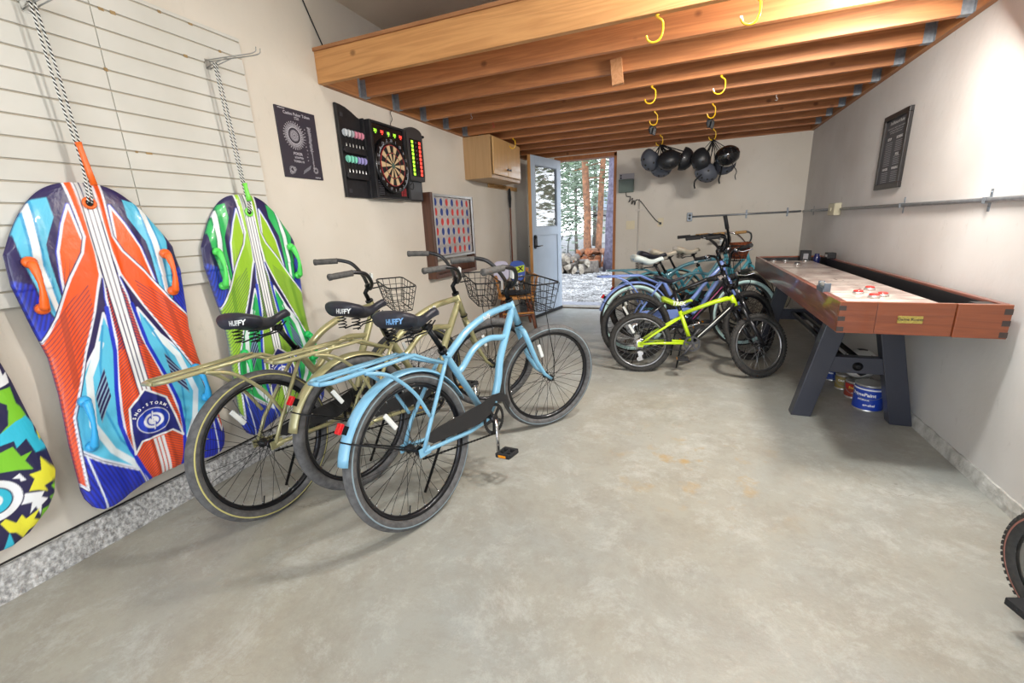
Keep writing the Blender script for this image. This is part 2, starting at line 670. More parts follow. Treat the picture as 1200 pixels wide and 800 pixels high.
for k in range(NJ):
    y = 2.49 + .366 + .394 * k - .02
    if y > YB - .1:
        break
    if j0 is None:
        mb = MB().box((0, -.019, 0), (XR - XL - .076, .019, .184))
        j0 = obj('joist', mb, M_joist, loft, bevel=.002)
        j0.location = (XL + .038, y, LZ)
        for i, s in enumerate((1, -1)):
            h0[i] = obj('joist_hanger', hanger_mb(s), M_galv, loft)
            h0[i].location = ((XL + .038) if s > 0 else (XR - .038), y, LZ)
    else:
        copy_of(j0, loft, (XL + .038, y, LZ))
        for i, s in enumerate((1, -1)):
            copy_of(h0[i], loft, ((XL + .038) if s > 0 else (XR - .038), y, LZ))

# ---------------------------------------------------------------- slatwall
M_slat = mat('slatwall_white', 'd0cec7', rough=.55, scale=3, col2='c6c4bc', bump=.04, bscale=12)
M_groove = mat('slatwall_groove', 'b0a797', rough=.8)
M_raw = mat('bare_fibreboard', 'a98d62', rough=.9, var=.3, scale=30)
sw = thing('slatwall', 'large white slotted wall panel on the left wall behind the sleds', 'slat wall', (XL + .0015, 0, 1.043))
T = .019
gz = [1.0994 + .0762 * k for k in range(16)]
edges = [1.043] + gz + [2.262]
for (ya, yb) in ((-.62, 1.2485), (1.2515, 1.902)):
    for i in range(len(edges) - 1):
        za = edges[i] + (.0035 if i else 0)
        zb = edges[i + 1] - (.0035 if i < len(edges) - 2 else 0)
        mb = MB().box((0, ya, za - 1.043), (T, yb, zb - 1.043))
        obj('slat', mb, M_slat, sw, bevel=.0012)
obj('backing_board', MB().box((.0005, -.62, .001), (.013, 1.9015, 2.261 - 1.043)), M_groove, sw)
rnd = random.Random(11)
mb = MB()
for (y, z) in ((1.33, 2.166), (1.29, 2.165), (1.52, 2.242), (1.66, 2.242), (1.78, 2.166), (1.25, 1.938), (1.34, 1.633), (1.29, 1.633), (.98, 1.33), (1.60, 2.09)):
    w = rnd.uniform(.006, .02)
    mb.box((T - .001, y - w, z - 1.043 - .006), (T + .0006, y + w * rnd.random(), z - 1.043 + rnd.uniform(.002, .008)))
obj('chipped_edge', mb, M_raw, sw)
# ================================================================ side door leaf
M_doorp = mat('door_blue_grey', 'b4c3d3', rough=.45, scale=3, col2='a9b9ca', bump=.05, bscale=20)
M_doore = wood('door_edge_wood', 'd19a5c', 'b07a40', 'Z', rough=.6, knots=False)
M_glass = mat('clear_glass', 'ffffff', rough=.02, trans=1.0, ior=1.75)
M_black = mat('black_metal', '1d1e20', rough=.35, metal=.6)
M_rubber = mat('black_rubber', '222224', rough=.8)
HN = Vector((DX0 + .03, YB - .01, 0))
ang = math.atan2(-.97, -.20)
dr = struct('door_1')
dr.location = HN
dr.rotation_euler = (0, 0, ang)
dr['label'] = 'pale blue-grey half-glazed side door standing open into the garage'
W, H0, H1, TH = .85, .03, 2.13, .044
# local: x from hinge to free edge, y thickness (0..TH), z up. visible face is +y
sw_ = .115
gz0, gz1, lk0 = 1.23, 2.02, 1.12
mb = MB()
mb.box((0, 0, H0), (sw_, TH, H1))
mb.box((W - sw_, 0, H0), (W - .004, TH, H1))
mb.box((sw_, 0, gz1), (W - sw_, TH, H1))
mb.box((sw_, 0, lk0), (W - sw_, TH, gz0))
mb.box((sw_, 0, H0), (W - sw_, TH, .27))
obj('door_frame', mb, M_doorp, dr, bevel=.002)
obj('lower_panel', MB().box((sw_ - .005, .014, .265), (W - sw_ + .005, TH - .014, lk0 + .005)), M_doorp, dr)
obj('pane', MB().box((sw_ - .005, .018, gz0 - .005), (W - sw_ + .005, .024, gz1 + .005)), M_glass, dr)
mb = MB()
for ya, yb in ((.004, .018), (.024, TH - .004)):
    mb.box((sw_, ya, gz0), (sw_ + .014, yb, gz1))
    mb.box((W - sw_ - .014, ya, gz0), (W - sw_, yb, gz1))
    mb.box((sw_ + .014, ya, gz1 - .014), (W - sw_ - .014, yb, gz1))
    mb.box((sw_ + .014, ya, gz0), (W - sw_ - .014, yb, gz0 + .014))
obj('glazing_bead', mb, mat('bead_grey', '8b96a4', rough=.5), dr)
obj('door_edge', MB().box((W - .004, 0, H0), (W, TH, H1)), M_doore, dr)
obj('door_sweep', MB().box((.01, -.004, .008), (W, TH + .012, .045)), M_rubber, dr)
mb = MB()
hx = W - .065
mb.lathe((hx, TH, .985), (0, 1, 0), [(0, .033), (.012, .033), (.014, .028)], 20)
mb.box((hx - .033, TH, .985), (hx + .033, TH + .02, 1.10))
mb.lathe((hx, TH, 1.10), (0, 1, 0), [(0, .033), (.02, .033), (.022, .028)], 20)
mb.tube([(hx, TH + .01, .985), (hx, TH + .05, .985), (hx - .02, TH + .055, .985), (hx - .115, TH + .052, .988)], .009, 8)
mb.lathe((hx, TH + .02, 1.10), (0, 1, 0), [(0, .014), (.012, .012)], 12)
obj('door_handle', mb, M_black, dr)
mb = MB()
mb.lathe((hx, 0, 1.09), (0, -1, 0), [(0, .03), (.014, .028)], 16)
mb.box((hx - .005, -.035, 1.07), (hx + .005, -.014, 1.11))
mb.lathe((hx, 0, .985), (0, -1, 0), [(0, .03), (.01, .03)], 16)
mb.tube([(hx, -.01, .985), (hx, -.045, .985), (hx - .1, -.05, .985)], .009, 8)
obj('thumb_turn', mb, M_black, dr)
mb = MB()
for z in (.3, 1.08, 1.9):
    mb.cyl((-.004, TH / 2 - .02, z - .045), (-.004, TH / 2 - .02, z + .045), .007, seg=8)
obj('hinge', mb, M_galv, dr)

# ================================================================ outside
M_gravel = mat('gravel_ground', '85837f', rough=.95, scale=30, col2='5a5856', bump=1.0, bscale=60, det=8)
M_bark = mat('pine_bark', '91664a', rough=.95, scale=9, col2='604738', bump=1, bscale=25, det=8)
M_bark2 = mat('grey_bark', '6a6259', rough=.95, scale=12, col2='4a433c', bump=1, bscale=25, det=8)
M_bark3 = mat('lilac_grey_bark', '5f5a68', rough=.95, scale=12, col2='45404c', bump=1, bscale=25, det=8)
M_leaf = mat('pine_foliage', '6d7d62', rough=.9, scale=1.5, col2='566a50')
M_leaf2 = mat('pale_foliage', '8a9784', rough=.9, scale=1.5, col2='6f7f6b')
M_stone = mat('stone_chips', 'aeaca8', rough=.9, scale=4, col2='666461')
M_house = mat('white_siding', 'b9b8b6', rough=.8)
M_roof = mat('grey_roof', '6c757c', rough=.8)
M_logend = mat('cut_wood', '9a6541', rough=.9, scale=14, col2='7c432a')
M_logpale = mat('weathered_split_wood', 'a39a8b', rough=.9, scale=10, col2='6e6355')
mb = MB()
G = -.06
n = 60
rnd = random.Random(5)
grid = []
for i in range(n + 1):
    row = []
    for j in range(n + 1):
        x = -16 + 26 * i / n
        y = YB + .17 + 34 * (j / n) ** 1.6
        row.append(mb.av((x, y, G + rnd.uniform(-.02, .012) + (0.012 * (y - 12) if y > 12 else 0))))
    grid.append(row)
for i in range(n):
    for j in range(n):
        mb.af((grid[i][j], grid[i + 1][j], grid[i + 1][j + 1], grid[i][j + 1]), True)
struct('floor.001', mb, M_gravel)
# driveway in front of the garage (behind the camera), bounces daylight
struct('floor.002', MB().box((-6, -14, -.2), (6, YN - .0, -.125)), M_kerb2)
struct('floor.003', MB().box((-2.6, YB + .16, -.2), (-.4, YB + .75, -.03)), mat('outside_slab', '77787c', rough=.9, scale=14, col2='66666a', bump=.3, bscale=50))
mb = MB()
for k in range(5200):
    y = 7.25 + 4.8 * rnd.random() ** 1.2
    x = rnd.uniform(-1.0 - (y) * .26 - .3, -.75 - (y - 6.6) * .10)
    s = rnd.uniform(.012, .034)
    M_ = Matrix.Rotation(rnd.random() * 6, 3, 'Z') @ Matrix.Rotation(rnd.uniform(-.5, .5), 3, 'X')
    c = Vector((x, y, G + .008))
    pts = [c + M_ @ Vector(p) * s for p in ((1, 0, 0), (0, .8, .1), (-1.1, .1, 0), (.1, -.9, -.1), (.1, 0, .55), (0, 0, -.5))]
    i = [mb.av(p) for p in pts]
    for q in ((0, 1, 4), (1, 2, 4), (2, 3, 4), (3, 0, 4), (1, 0, 5), (2, 1, 5), (3, 2, 5), (0, 3, 5)):
        mb.af([i[a] for a in q])
o = obj('gravel', mb, M_stone)
tag(o, 'loose pale gravel stones on the ground outside the side door', 'gravel')
o['kind'] = 'stuff'

def log_mb(r, L_, split, rnd):
    """a split or round log lying along local y, bark and cut ends"""
    mb = MB()
    nseg = 9
    a0 = 0 if not split else -.2
    a1 = 2 * PI if not split else PI * rnd.uniform(.75, 1.1)
    prof = []
    for k in range(nseg if not split else nseg + 1):
        a = a0 + (a1 - a0) * k / nseg
        rr = r * rnd.uniform(.92, 1.05)
        prof.append((math.cos(a) * rr, math.sin(a) * rr))
    if split:
        prof.append((0, -.15 * r))
    m = len(prof)
    A = [mb.av((x, -L_ / 2, z)) for x, z in prof]
    B_ = [mb.av((x, L_ / 2, z)) for x, z in prof]
    for k in range(m):
        mb.cur = 0 if (not split or k < m - 2) else 1
        mb.af((A[k], A[(k + 1) % m], B_[(k + 1) % m], B_[k]))
    mb.cur = 1
    mb.af(A)
    mb.af(B_[::-1])
    return mb
rnd = random.Random(21)
for k in range(16):     # pale weathered split logs heaped in front
    r = rnd.uniform(.09, .15)
    lay = k // 6
    o = obj('split_log', log_mb(r, rnd.uniform(.35, .5), True, rnd), [M_bark2, M_logpale])
    o.location = (-3.42 + (k % 6) * .19 + rnd.uniform(-.04, .04), 11.75 + rnd.uniform(-.1, .12), .06 + lay * .14)
    o.rotation_euler = (rnd.uniform(-.3, .3), rnd.uniform(0, 3), rnd.uniform(-.9, .9))
    tag(o, 'pale weathered split log in the ' + ('bottom', 'second', 'top')[lay] + ' layer of the heap outside the door', 'log', 'pale split logs, ' + ('bottom', 'second', 'top')[lay] + ' layer')
for k in range(33):     # fresh orange logs stacked behind
    r = rnd.uniform(.07, .11)
    side = k % 11
    x = (-2.95 + side * .13) if side < 5 else (-2.15 + (side - 5) * .13)
    o = obj('cut_log', log_mb(r, .45, k % 2 == 0, rnd), [M_bark, M_logend])
    o.location = (x, 12.75 + rnd.uniform(-.1, .1), .12 + (k // 11) * .16 + rnd.uniform(-.02, .03))
    o.rotation_euler = (rnd.uniform(-.2, .2), rnd.uniform(0, 3), rnd.uniform(-.5, .5))
    rw = ('bottom', 'middle', 'top')[k // 11] + (' left' if side < 5 else ' right')
    tag(o, 'reddish cut log in the ' + rw + ' part of the stack behind the pale heap', 'log', 'reddish cut logs, ' + rw)
# chopping block
mb = MB()
mb.lathe((0, 0, 0), (0, 0, 1), [(0, .19), (.03, .175), (.30, .16), (.33, .155)], 14)
for k, v in enumerate(mb.v):
    pass
o = obj('chopping_block', mb, [M_bark2])
o.location = (-2.36, 12.0, G)
mb = MB()
mb.lathe((0, 0, .331), (0, 0, 1), [(0, .15), (.004, .148)], 14)
e = obj('sawn_top', mb, M_logend, o)
tag(o, 'upright round chopping block beside the heap of logs', 'log')

def tree(name, label, x, y, r, h, lean, bark, leaves=None, n=0, spread=1.6, z0=2.0, group=None, lf=.09, seed=1):
    rnd = random.Random(seed)
    t = thing(name, label, 'tree', (x, y, G), group=group)
    pts = [(lean * (k / 10) ** 1.2 + rnd.uniform(-.02, .02), rnd.uniform(-.02, .02), h * k / 10) for k in range(11)]
    mb = MB().tube(pts, [r * (1.25 if k == 0 else 1 - .06 * k) for k in range(11)], 10)
    obj('trunk', mb, bark, t)
    if leaves:
        br = MB()
        fm = MB()
        for k in range(n):
            z = z0 + (h - z0) * (k / n) ** .9
            a = k * 2.4 + rnd.uniform(-.3, .3)
            L_ = spread * (1 - .55 * (z - z0) / max(.1, h - z0)) * rnd.uniform(.6, 1.1)
            c = Vector((lean * (z / h) ** 1.2, 0, z))
            d = Vector((math.cos(a), math.sin(a), rnd.uniform(-.25, .15)))
            e = c + d * L_
            br.tube([c, c + d * L_ * .5 + Vector((0, 0, .03)), e], [r * .16, r * .11, r * .04], 5)
            for q in range(80):
                s = rnd.uniform(.25, 1.05)
                p = c + d * L_ * s + Vector([rnd.gauss(0, .14 * spread / 1.3) for _ in range(3)])
                M_ = Matrix.Rotation(rnd.random() * 6.3, 3, 'Z') @ Matrix.Rotation(rnd.random() * 6.3, 3, 'X')
                w = lf * rnd.uniform(.5, 1.2)
                i = [fm.av(p + M_ @ Vector(v) * w) for v in ((1, 0, 0), (0, .34, .05), (-1, 0, 0), (0, -.34, -.05))]
                fm.af(i)
        obj('branches', br, bark, t)
        f = obj('foliage', fm, leaves, t)
        f['kind'] = 'stuff'
    return t
tree('pine_tree', 'left of the twin orange pine trunks outside the door', -2.72, 13.2, .125, 7.5, -.35, M_bark, M_leaf, 26, 1.6, 2.6, seed=2)
tree('pine_tree', 'right of the twin orange pine trunks outside the door', -2.45, 13.25, .10, 7.5, .42, M_bark, M_leaf2, 22, 1.5, 2.7, seed=3)
tree('pine_tree', 'lilac grey trunk right beside the door jamb outside', -1.93, 12.3, .16, 7, .12, M_bark3, seed=4)
tree('young_tree', 'thin grey tree nearest the open door leaf outside', -4.2, 15.2, .07, 6, .1, M_bark2, M_leaf2, 44, 1.5, .9, lf=.1, seed=5)
tree('young_tree', 'thin pale tree between door leaf and pines outside', -4.1, 17.5, .07, 6, -.05, M_bark2, M_leaf2, 44, 1.7, 1.3, lf=.11, seed=6)
tree('conifer_tree', 'bushy green conifer far left beyond the gravel', -6.6, 19, .12, 8, 0, M_bark2, M_leaf, 60, 2.3, .7, lf=.14, seed=7)
tree('conifer_tree', 'bushy grey-green conifer beyond the white house corner', -4.6, 24, .12, 10, 0, M_bark2, M_leaf2, 60, 2.6, 2.2, lf=.16, seed=8)
tree('conifer_tree', 'green conifer seen through the glass of the door', -9.5, 17.5, .12, 8, 0, M_bark2, M_leaf, 60, 2.3, .7, lf=.14, seed=9)
tree('conifer_tree', 'green conifer to the right outside, mirrored in the door glass', 4.6, 14.5, .14, 8, 0, M_bark2, M_leaf, 40, 2.4, .7, lf=.16, seed=10)
tree('conifer_tree', 'grey-green conifer farther right outside beyond the wall', 3.0, 17.5, .12, 8, 0, M_bark2, M_leaf2, 40, 2.2, .7, lf=.16, seed=12)
# neighbour house
hs_ = thing('house', 'white house with a grey roof beyond the trees', 'house', (-2.2, 27, G))
obj('house_wall', MB().box((-3.0, 0, 0), (3.4, 5, 2.1)), M_house, hs_)
mb = MB()
mb.prism([(-.5, 2.05), (2.5, 3.3), (5.5, 2.05)], lambda u, v, w: (-3.3 + w, u, v), 7.0)
obj('roof', mb, M_roof, hs_)
# metal arch frame (garden arbour hoops)
ar = thing('garden_hoop', 'thin dark garden hoop arching between the pines outside', 'hoop', (-3.0, 15.5, G))
mb = MB()
for dy in (0, 1.2):
    mb.tube([(-1.25 * math.cos(a), dy, 1.35 * math.sin(a) ** .8 + .25) for a in [PI * k / 20 for k in range(21)]], .018, 6)
for a in (.6, 1.57, 2.5):
    mb.tube([(-1.25 * math.cos(a), 0, 1.35 * math.sin(a) ** .8 + .25), (-1.25 * math.cos(a), 1.2, 1.35 * math.sin(a) ** .8 + .25)], .014, 6)
for sx in (-1.25, 1.25):
    for dy in (0, 1.2):
        mb.tube([(sx, dy, 0), (sx, dy, .27)], .018, 6)
obj('hoop', mb, M_black, ar)
# ================================================================ foam snow sleds
M_print = attr_mat('printed_foam', rough=.32, coat=.25, bump=.15)
M_rope = mat('black_white_cord', 'd9d9d6', rough=.9)
_n = M_rope.node_tree
_w = _n.nodes.new('ShaderNodeTexWave')
_w.wave_type = 'BANDS'
_w.bands_direction = 'DIAGONAL'
_w.inputs['Scale'].default_value = 38
_w.inputs['Distortion'].default_value = 1
_tc2 = _n.nodes.new('ShaderNodeTexCoord')
_n.links.new(_tc2.outputs['Object'], _w.inputs['Vector'])
_cr = _n.nodes.new('ShaderNodeValToRGB')
_cr.color_ramp.interpolation = 'CONSTANT'
_cr.color_ramp.elements[0].color = (.02, .02, .02, 1)
_cr.color_ramp.elements[1].position = .5
_cr.color_ramp.elements[1].color = (.75, .75, .72, 1)
_n.links.new(_w.outputs['Fac'], _cr.inputs[0])
_n.links.new(_cr.outputs[0], _n.nodes['Principled BSDF'].inputs['Base Color'])

Wt = ([.18, .26, .30, .50, .70, .845, .95, 1.12, 1.25, 1.5], [.285, .287, .29, .277, .257, .251, .264, .28, .27, .262])
def sled_grid(nu, nv, zbf, ztf, wt):
    s = np.linspace(-1, 1, nu)
    t = np.linspace(0, 1, nv)
    S, T_ = np.meshgrid(s, t)
    Z = zbf(np.abs(S)) + T_ * (ztf(np.abs(S)) - zbf(np.abs(S)))
    U = S * np.interp(Z, *wt)
    return S, T_, U, Z
def in_poly(U, Z, P):
    c = np.zeros(U.shape, bool)
    j = len(P) - 1
    for i in range(len(P)):
        (xi, yi), (xj, yj) = P[i], P[j]
        if yi != yj:
            c ^= ((yi > Z) != (yj > Z)) & (U < (xj - xi) * (Z - yi) / (yj - yi) + xi)
        j = i
    return c
def seg_dist(U, Z, P, closed=True):
    d = np.full(U.shape, 9.)
    n = len(P)
    for i in range(n if closed else n - 1):
        (x0, y0), (x1, y1) = P[i], P[(i + 1) % n]
        dx, dy = x1 - x0, y1 - y0
        t = np.clip(((U - x0) * dx + (Z - y0) * dy) / (dx * dx + dy * dy + 1e-9), 0, 1)
        d = np.minimum(d, np.hypot(U - x0 - t * dx, Z - y0 - t * dy))
    return d
class Canvas:
    def __init__(s, U, Z, base):
        s.U, s.Z = U, Z
        s.C = np.zeros(U.shape + (3,))
        s.C[:] = srgb(base)
    def put(s, m, col):
        s.C[m] = srgb(col)
    def fill(s, P, col, edge=None, ew=.004, edge2=None, mirror=True):
        for sg in ((1, -1) if mirror else (1,)):
            Q = [(x * sg, y) for x, y in P]
            m = in_poly(s.U, s.Z, Q)
            if edge:
                d = seg_dist(s.U, s.Z, Q)
                if edge2:
                    s.put((d < ew + .0035), edge2)
                s.put((d < ew), edge)
                m = m & (d > ew)
            s.put(m, col)
    def stripes(s, P, col, per, duty, ang, grow=None, mirror=True, clip=None, mixf=.62):
        for sg in ((1, -1) if mirror else (1,)):
            Q = [(x * sg, y) for x, y in P]
            m = in_poly(s.U, s.Z, Q)
            k = (s.U * sg * math.cos(ang) + s.Z * math.sin(ang)) / per
            dd = duty if grow is None else duty * np.clip((s.Z - grow[0]) / (grow[1] - grow[0]), 0, 1)
            if clip:
                m = m & in_poly(s.U, s.Z, [(x * sg, y) for x, y in clip])
            m = m & ((k % 1) < dd)
            s.C[m] = s.C[m] * (1 - mixf) + np.array(srgb(col)) * mixf
    def line(s, P, col, w, mirror=True):
        for sg in ((1, -1) if mirror else (1,)):
            s.put(seg_dist(s.U, s.Z, [(x * sg, y) for x, y in P], False) < w, col)

def snow_print(U, Z, p):
    c = Canvas(U, Z, p['navy'])
    # blue side edges
    c.fill([(.20, 1.10), (.30, 1.15), (.30, .80), (.22, .80)], p['blue'])
    c.stripes([(.19, 1.18), (.30, 1.2), (.30, .95), (.19, .95)], p['navy'], .012, .5, .35)
    # upper coloured band with white stripe
    c.fill([(.115, 1.43), (.235, 1.40), (.245, 1.25), (.225, 1.05), (.19, .93), (.165, .98), (.165, 1.19), (.16, 1.255), (.115, 1.354)], p['band'], p['navy'], .003)
    c.fill([(.165, 1.42), (.195, 1.40), (.215, 1.20), (.200, 1.0), (.178, .95), (.185, 1.18)], 'e9eef0', p['band2'], .004)
    # inner leaf
    c.fill([(.066, 1.400), (.10, 1.33), (.136, 1.23), (.150, 1.13), (.165, .99), (.114, 1.00), (.059, 1.11), (.046, 1.201), (.058, 1.30)], p['leaf'], 'e6e8f2', .004, p['blue'])
    c.stripes([(.046, 1.2), (.14, 1.2), (.165, .95), (.04, .95)], p['navy'], .013, .45, .25, (1.22, 1.0))
    # lower pale band
    c.fill([(.060, .98), (.117, .85), (.223, .70), (.262, .55), (.262, .47), (.205, .40), (.10, .30), (.075, .26), (.055, .23), (.10, .42), (.118, .52), (.075, .73), (.050, .85)], p['band'], 'e6e8f2', .004, p['navy'])
    c.line([(.10, .86), (.165, .74), (.20, .55), (.165, .42), (.09, .30)], 'e4eef0', .012)
    c.line([(.075, .93), (.12, .78), (.15, .6), (.13, .45), (.08, .33)], p['band2'], .004)
    c.fill([(.112, .765), (.165, .66), (.172, .545), (.118, .64)], p['navy'])
    c.stripes([(.112, .765), (.165, .66), (.172, .545), (.118, .64)], 'a9d4e8', .012, .4, .55)
    # hourglass centre
    c.fill([(.02, 1.14), (.036, 1.04), (.045, .86), (.078, .70), (.100, .56), (.110, .46), (.098, .33), (.072, .21), (0, .20), (-.072, .21), (-.098, .33), (-.110, .46), (-.100, .56), (-.078, .70), (-.045, .86), (-.036, 1.04), (-.02, 1.14)], p['main'], 'e6e8f2', .004, p['blue'], mirror=False)
    hgp = [(0, 1.14), (.02, 1.14), (.034, 1.04), (.042, .86), (.074, .70), (.096, .56), (.106, .46), (.094, .33), (.068, .21), (0, .20)]
    c.stripes(hgp, p['navy'], .010, .40, .9, mixf=.6)
    c.stripes([(0, 1.14), (.04, 1.1), (.06, .82), (0, .82)], p['navy'], .010, .75, .9, clip=hgp, mixf=.7)
    c.line([(.045, 1.0), (.06, .82), (.095, .66), (.118, .52), (.11, .40), (.085, .28), (.06, .20)], p['blue'], .007)
    # lobes
    c.fill([(.075, .17), (.10, .29), (.205, .385), (.262, .455), (.30, .40), (.30, .15)], p['blue'], 'e6e8f2', .003)
    c.stripes([(.075, .17), (.10, .29), (.205, .385), (.262, .455), (.30, .40), (.30, .15)], p['navy'], .013, .45, -.2)
    # crossing ribbon
    rib = [(.030, 1.50), (.058, 1.50), (.050, 1.37), (.046, 1.28), (.066, 1.22), (.125, 1.13), (.20, .99), (.275, .88), (.30, .80), (.30, .35), (.275, .30), (.262, .45), (.245, .60), (.205, .70), (.150, .84), (.085, .99), (.034, 1.13), (.024, 1.25)]
    c.fill(rib, p['main'], 'e6e8f2', .004, p['navy'])
    c.stripes([(.08, 1.1), (.2, 1.0), (.31, .9), (.31, .25), (.2, .25), (.1, .8)], p['navy'], .011, .36, .75, clip=rib)
    c.stripes([(.15, 1.03), (.22, .97), (.24, .70), (.19, .72)], p['dark'], .045, .45, .1, clip=rib)
    # centre stripes
    for u in (-.0155, 0, .0155):
        c.put((np.abs(U - u) < .0058) & (Z > .56), 'f2f2f2')
        c.put((np.abs(U - u) < .0058) & (Z < .40), 'f2f2f2')
    c.put((np.abs(np.abs(U) - .0235) < .002) & (Z > .56), p['navy'])
    c.put((np.abs(np.abs(U) - .0078) < .0018) & (Z > .56), p['navy'])
    c.line([(.026, 1.49), (.028, 1.25), (.03, 1.12)], 'f2f2f2', .0022)
    # emblem
    em = [(0, .628), (.072, .565), (.088, .47), (.098, .365), (.062, .408), (-.062, .408), (-.098, .365), (-.088, .47), (-.072, .565)]
    c.fill(em, '2a2f80', 'f2f2f2', .004, mirror=False)
    d = np.hypot(U / 1.15, Z - .482)
    c.put(d < .056, 'f0f0f4')
    c.put(d < .053, '2440b8')
    c.put((d < .034) & (d > .024) & (np.abs(U) > .004), 'f0f0f4')
    c.put((d < .018) & (d > .0) & (np.abs(U + (Z - .482) * .5) > .004), 'f0f0f4')
    c.put(seg_dist(U, Z, [(.004, .522), (-.006, .478), (.006, .486), (-.004, .442)], False) < .0025, 'f0f0f4')
    # trim line at the lobe edge
    c.line([(.235, .19), (.248, .44)], 'dfe6f2', .003)
    return c.C

def zig_print(U, Z, p):
    c = Canvas(U, Z, '25234a')
    A = {
        'e9ebee': [[(0.664, 0.852), (0.664, 0.822), (0.676, 0.833), (0.673, 0.793), (0.60, 0.77)],
                   [(0.603, 0.396), (0.657, 0.373), (0.645, 0.357), (0.66, 0.341), (0.638, 0.327), (0.629, 0.292), (0.623, 0.331), (0.604, 0.315), (0.618, 0.352), (0.59, 0.359)],
                   [(0.595, 0.462), (0.615, 0.472), (0.625, 0.439), (0.611, 0.442), (0.611, 0.453)]],
        '7cc32e': [[(0.60, 0.773), (0.671, 0.778), (0.67, 0.716), (0.677, 0.702), (0.685, 0.661), (0.654, 0.653), (0.607, 0.628), (0.633, 0.653), (0.647, 0.72)],
                   [(0.56, 0.558), (0.623, 0.572), (0.633, 0.529), (0.664, 0.534), (0.639, 0.509), (0.651, 0.468), (0.612, 0.486), (0.555, 0.502)],
                   [(0.699, 0.384), (0.679, 0.383), (0.689, 0.346), (0.665, 0.344), (0.672, 0.31), (0.639, 0.303), (0.679, 0.323), (0.71, 0.371)],
                   [(0.637, 0.31), (0.67, 0.311), (0.638, 0.268), (0.621, 0.262)]],
        '35bcd8': [[(0.56, 0.60), (0.651, 0.655), (0.682, 0.663), (0.695, 0.629), (0.69, 0.593), (0.71, 0.522), (0.672, 0.524), (0.662, 0.585), (0.631, 0.562), (0.631, 0.59), (0.57, 0.586)],
                   [(0.542, 0.28), (0.545, 0.22), (0.515, 0.22)]],
        'e4df3c': [[(0.696, 0.601), (0.715, 0.57), (0.694, 0.563)],
                   [(0.679, 0.504), (0.697, 0.454), (0.72, 0.423), (0.699, 0.4), (0.662, 0.393), (0.667, 0.367), (0.645, 0.386), (0.621, 0.396), (0.645, 0.432), (0.636, 0.455), (0.669, 0.452)],
                   [(0.545, 0.334), (0.565, 0.303), (0.585, 0.323), (0.59, 0.302), (0.632, 0.319), (0.609, 0.289), (0.633, 0.265), (0.589, 0.256), (0.57, 0.236), (0.557, 0.269), (0.542, 0.28), (0.53, 0.325)]],
    }
    for col, pl in A.items():
        for P in pl:
            c.fill([(x - .43, z) for x, z in P], col, mirror=False)
            # the hidden left side and top repeat the same jagged shapes
            c.fill([(-(x - .43), z) for x, z in P], col, mirror=False)
            c.fill([((x - .43) * .9, 1.62 - z) for x, z in P], col)
            c.fill([((x - .43) * .55 - .10, z * .9 + .48) for x, z in P], col)
    c.fill([(0, 1.25), (.03, 1.05), (.12, 1.1), (.06, .98), (.15, .88), (.04, .9), (0, .72)], 'e9ebee')
    c.fill([(0.2, 0.74), (0.215, 0.70), (0.2, 0.647), (0.17, 0.652), (.14, .70)], '25234a')
    for cx, cz in ((.105, .408), (-.105, 1.2)):
        d = np.hypot(U - cx, Z - cz)
        c.put(d < .075, '25234a')
        c.put(d < .071, 'e9ebee')
        c.put(d < .048, '25234a')
        c.put(d < .044, '35bcd8')
        c.put((d < .022) & (d > .013), 'e9ebee')
        c.put(d < .008, 'e9ebee')
    return c.C

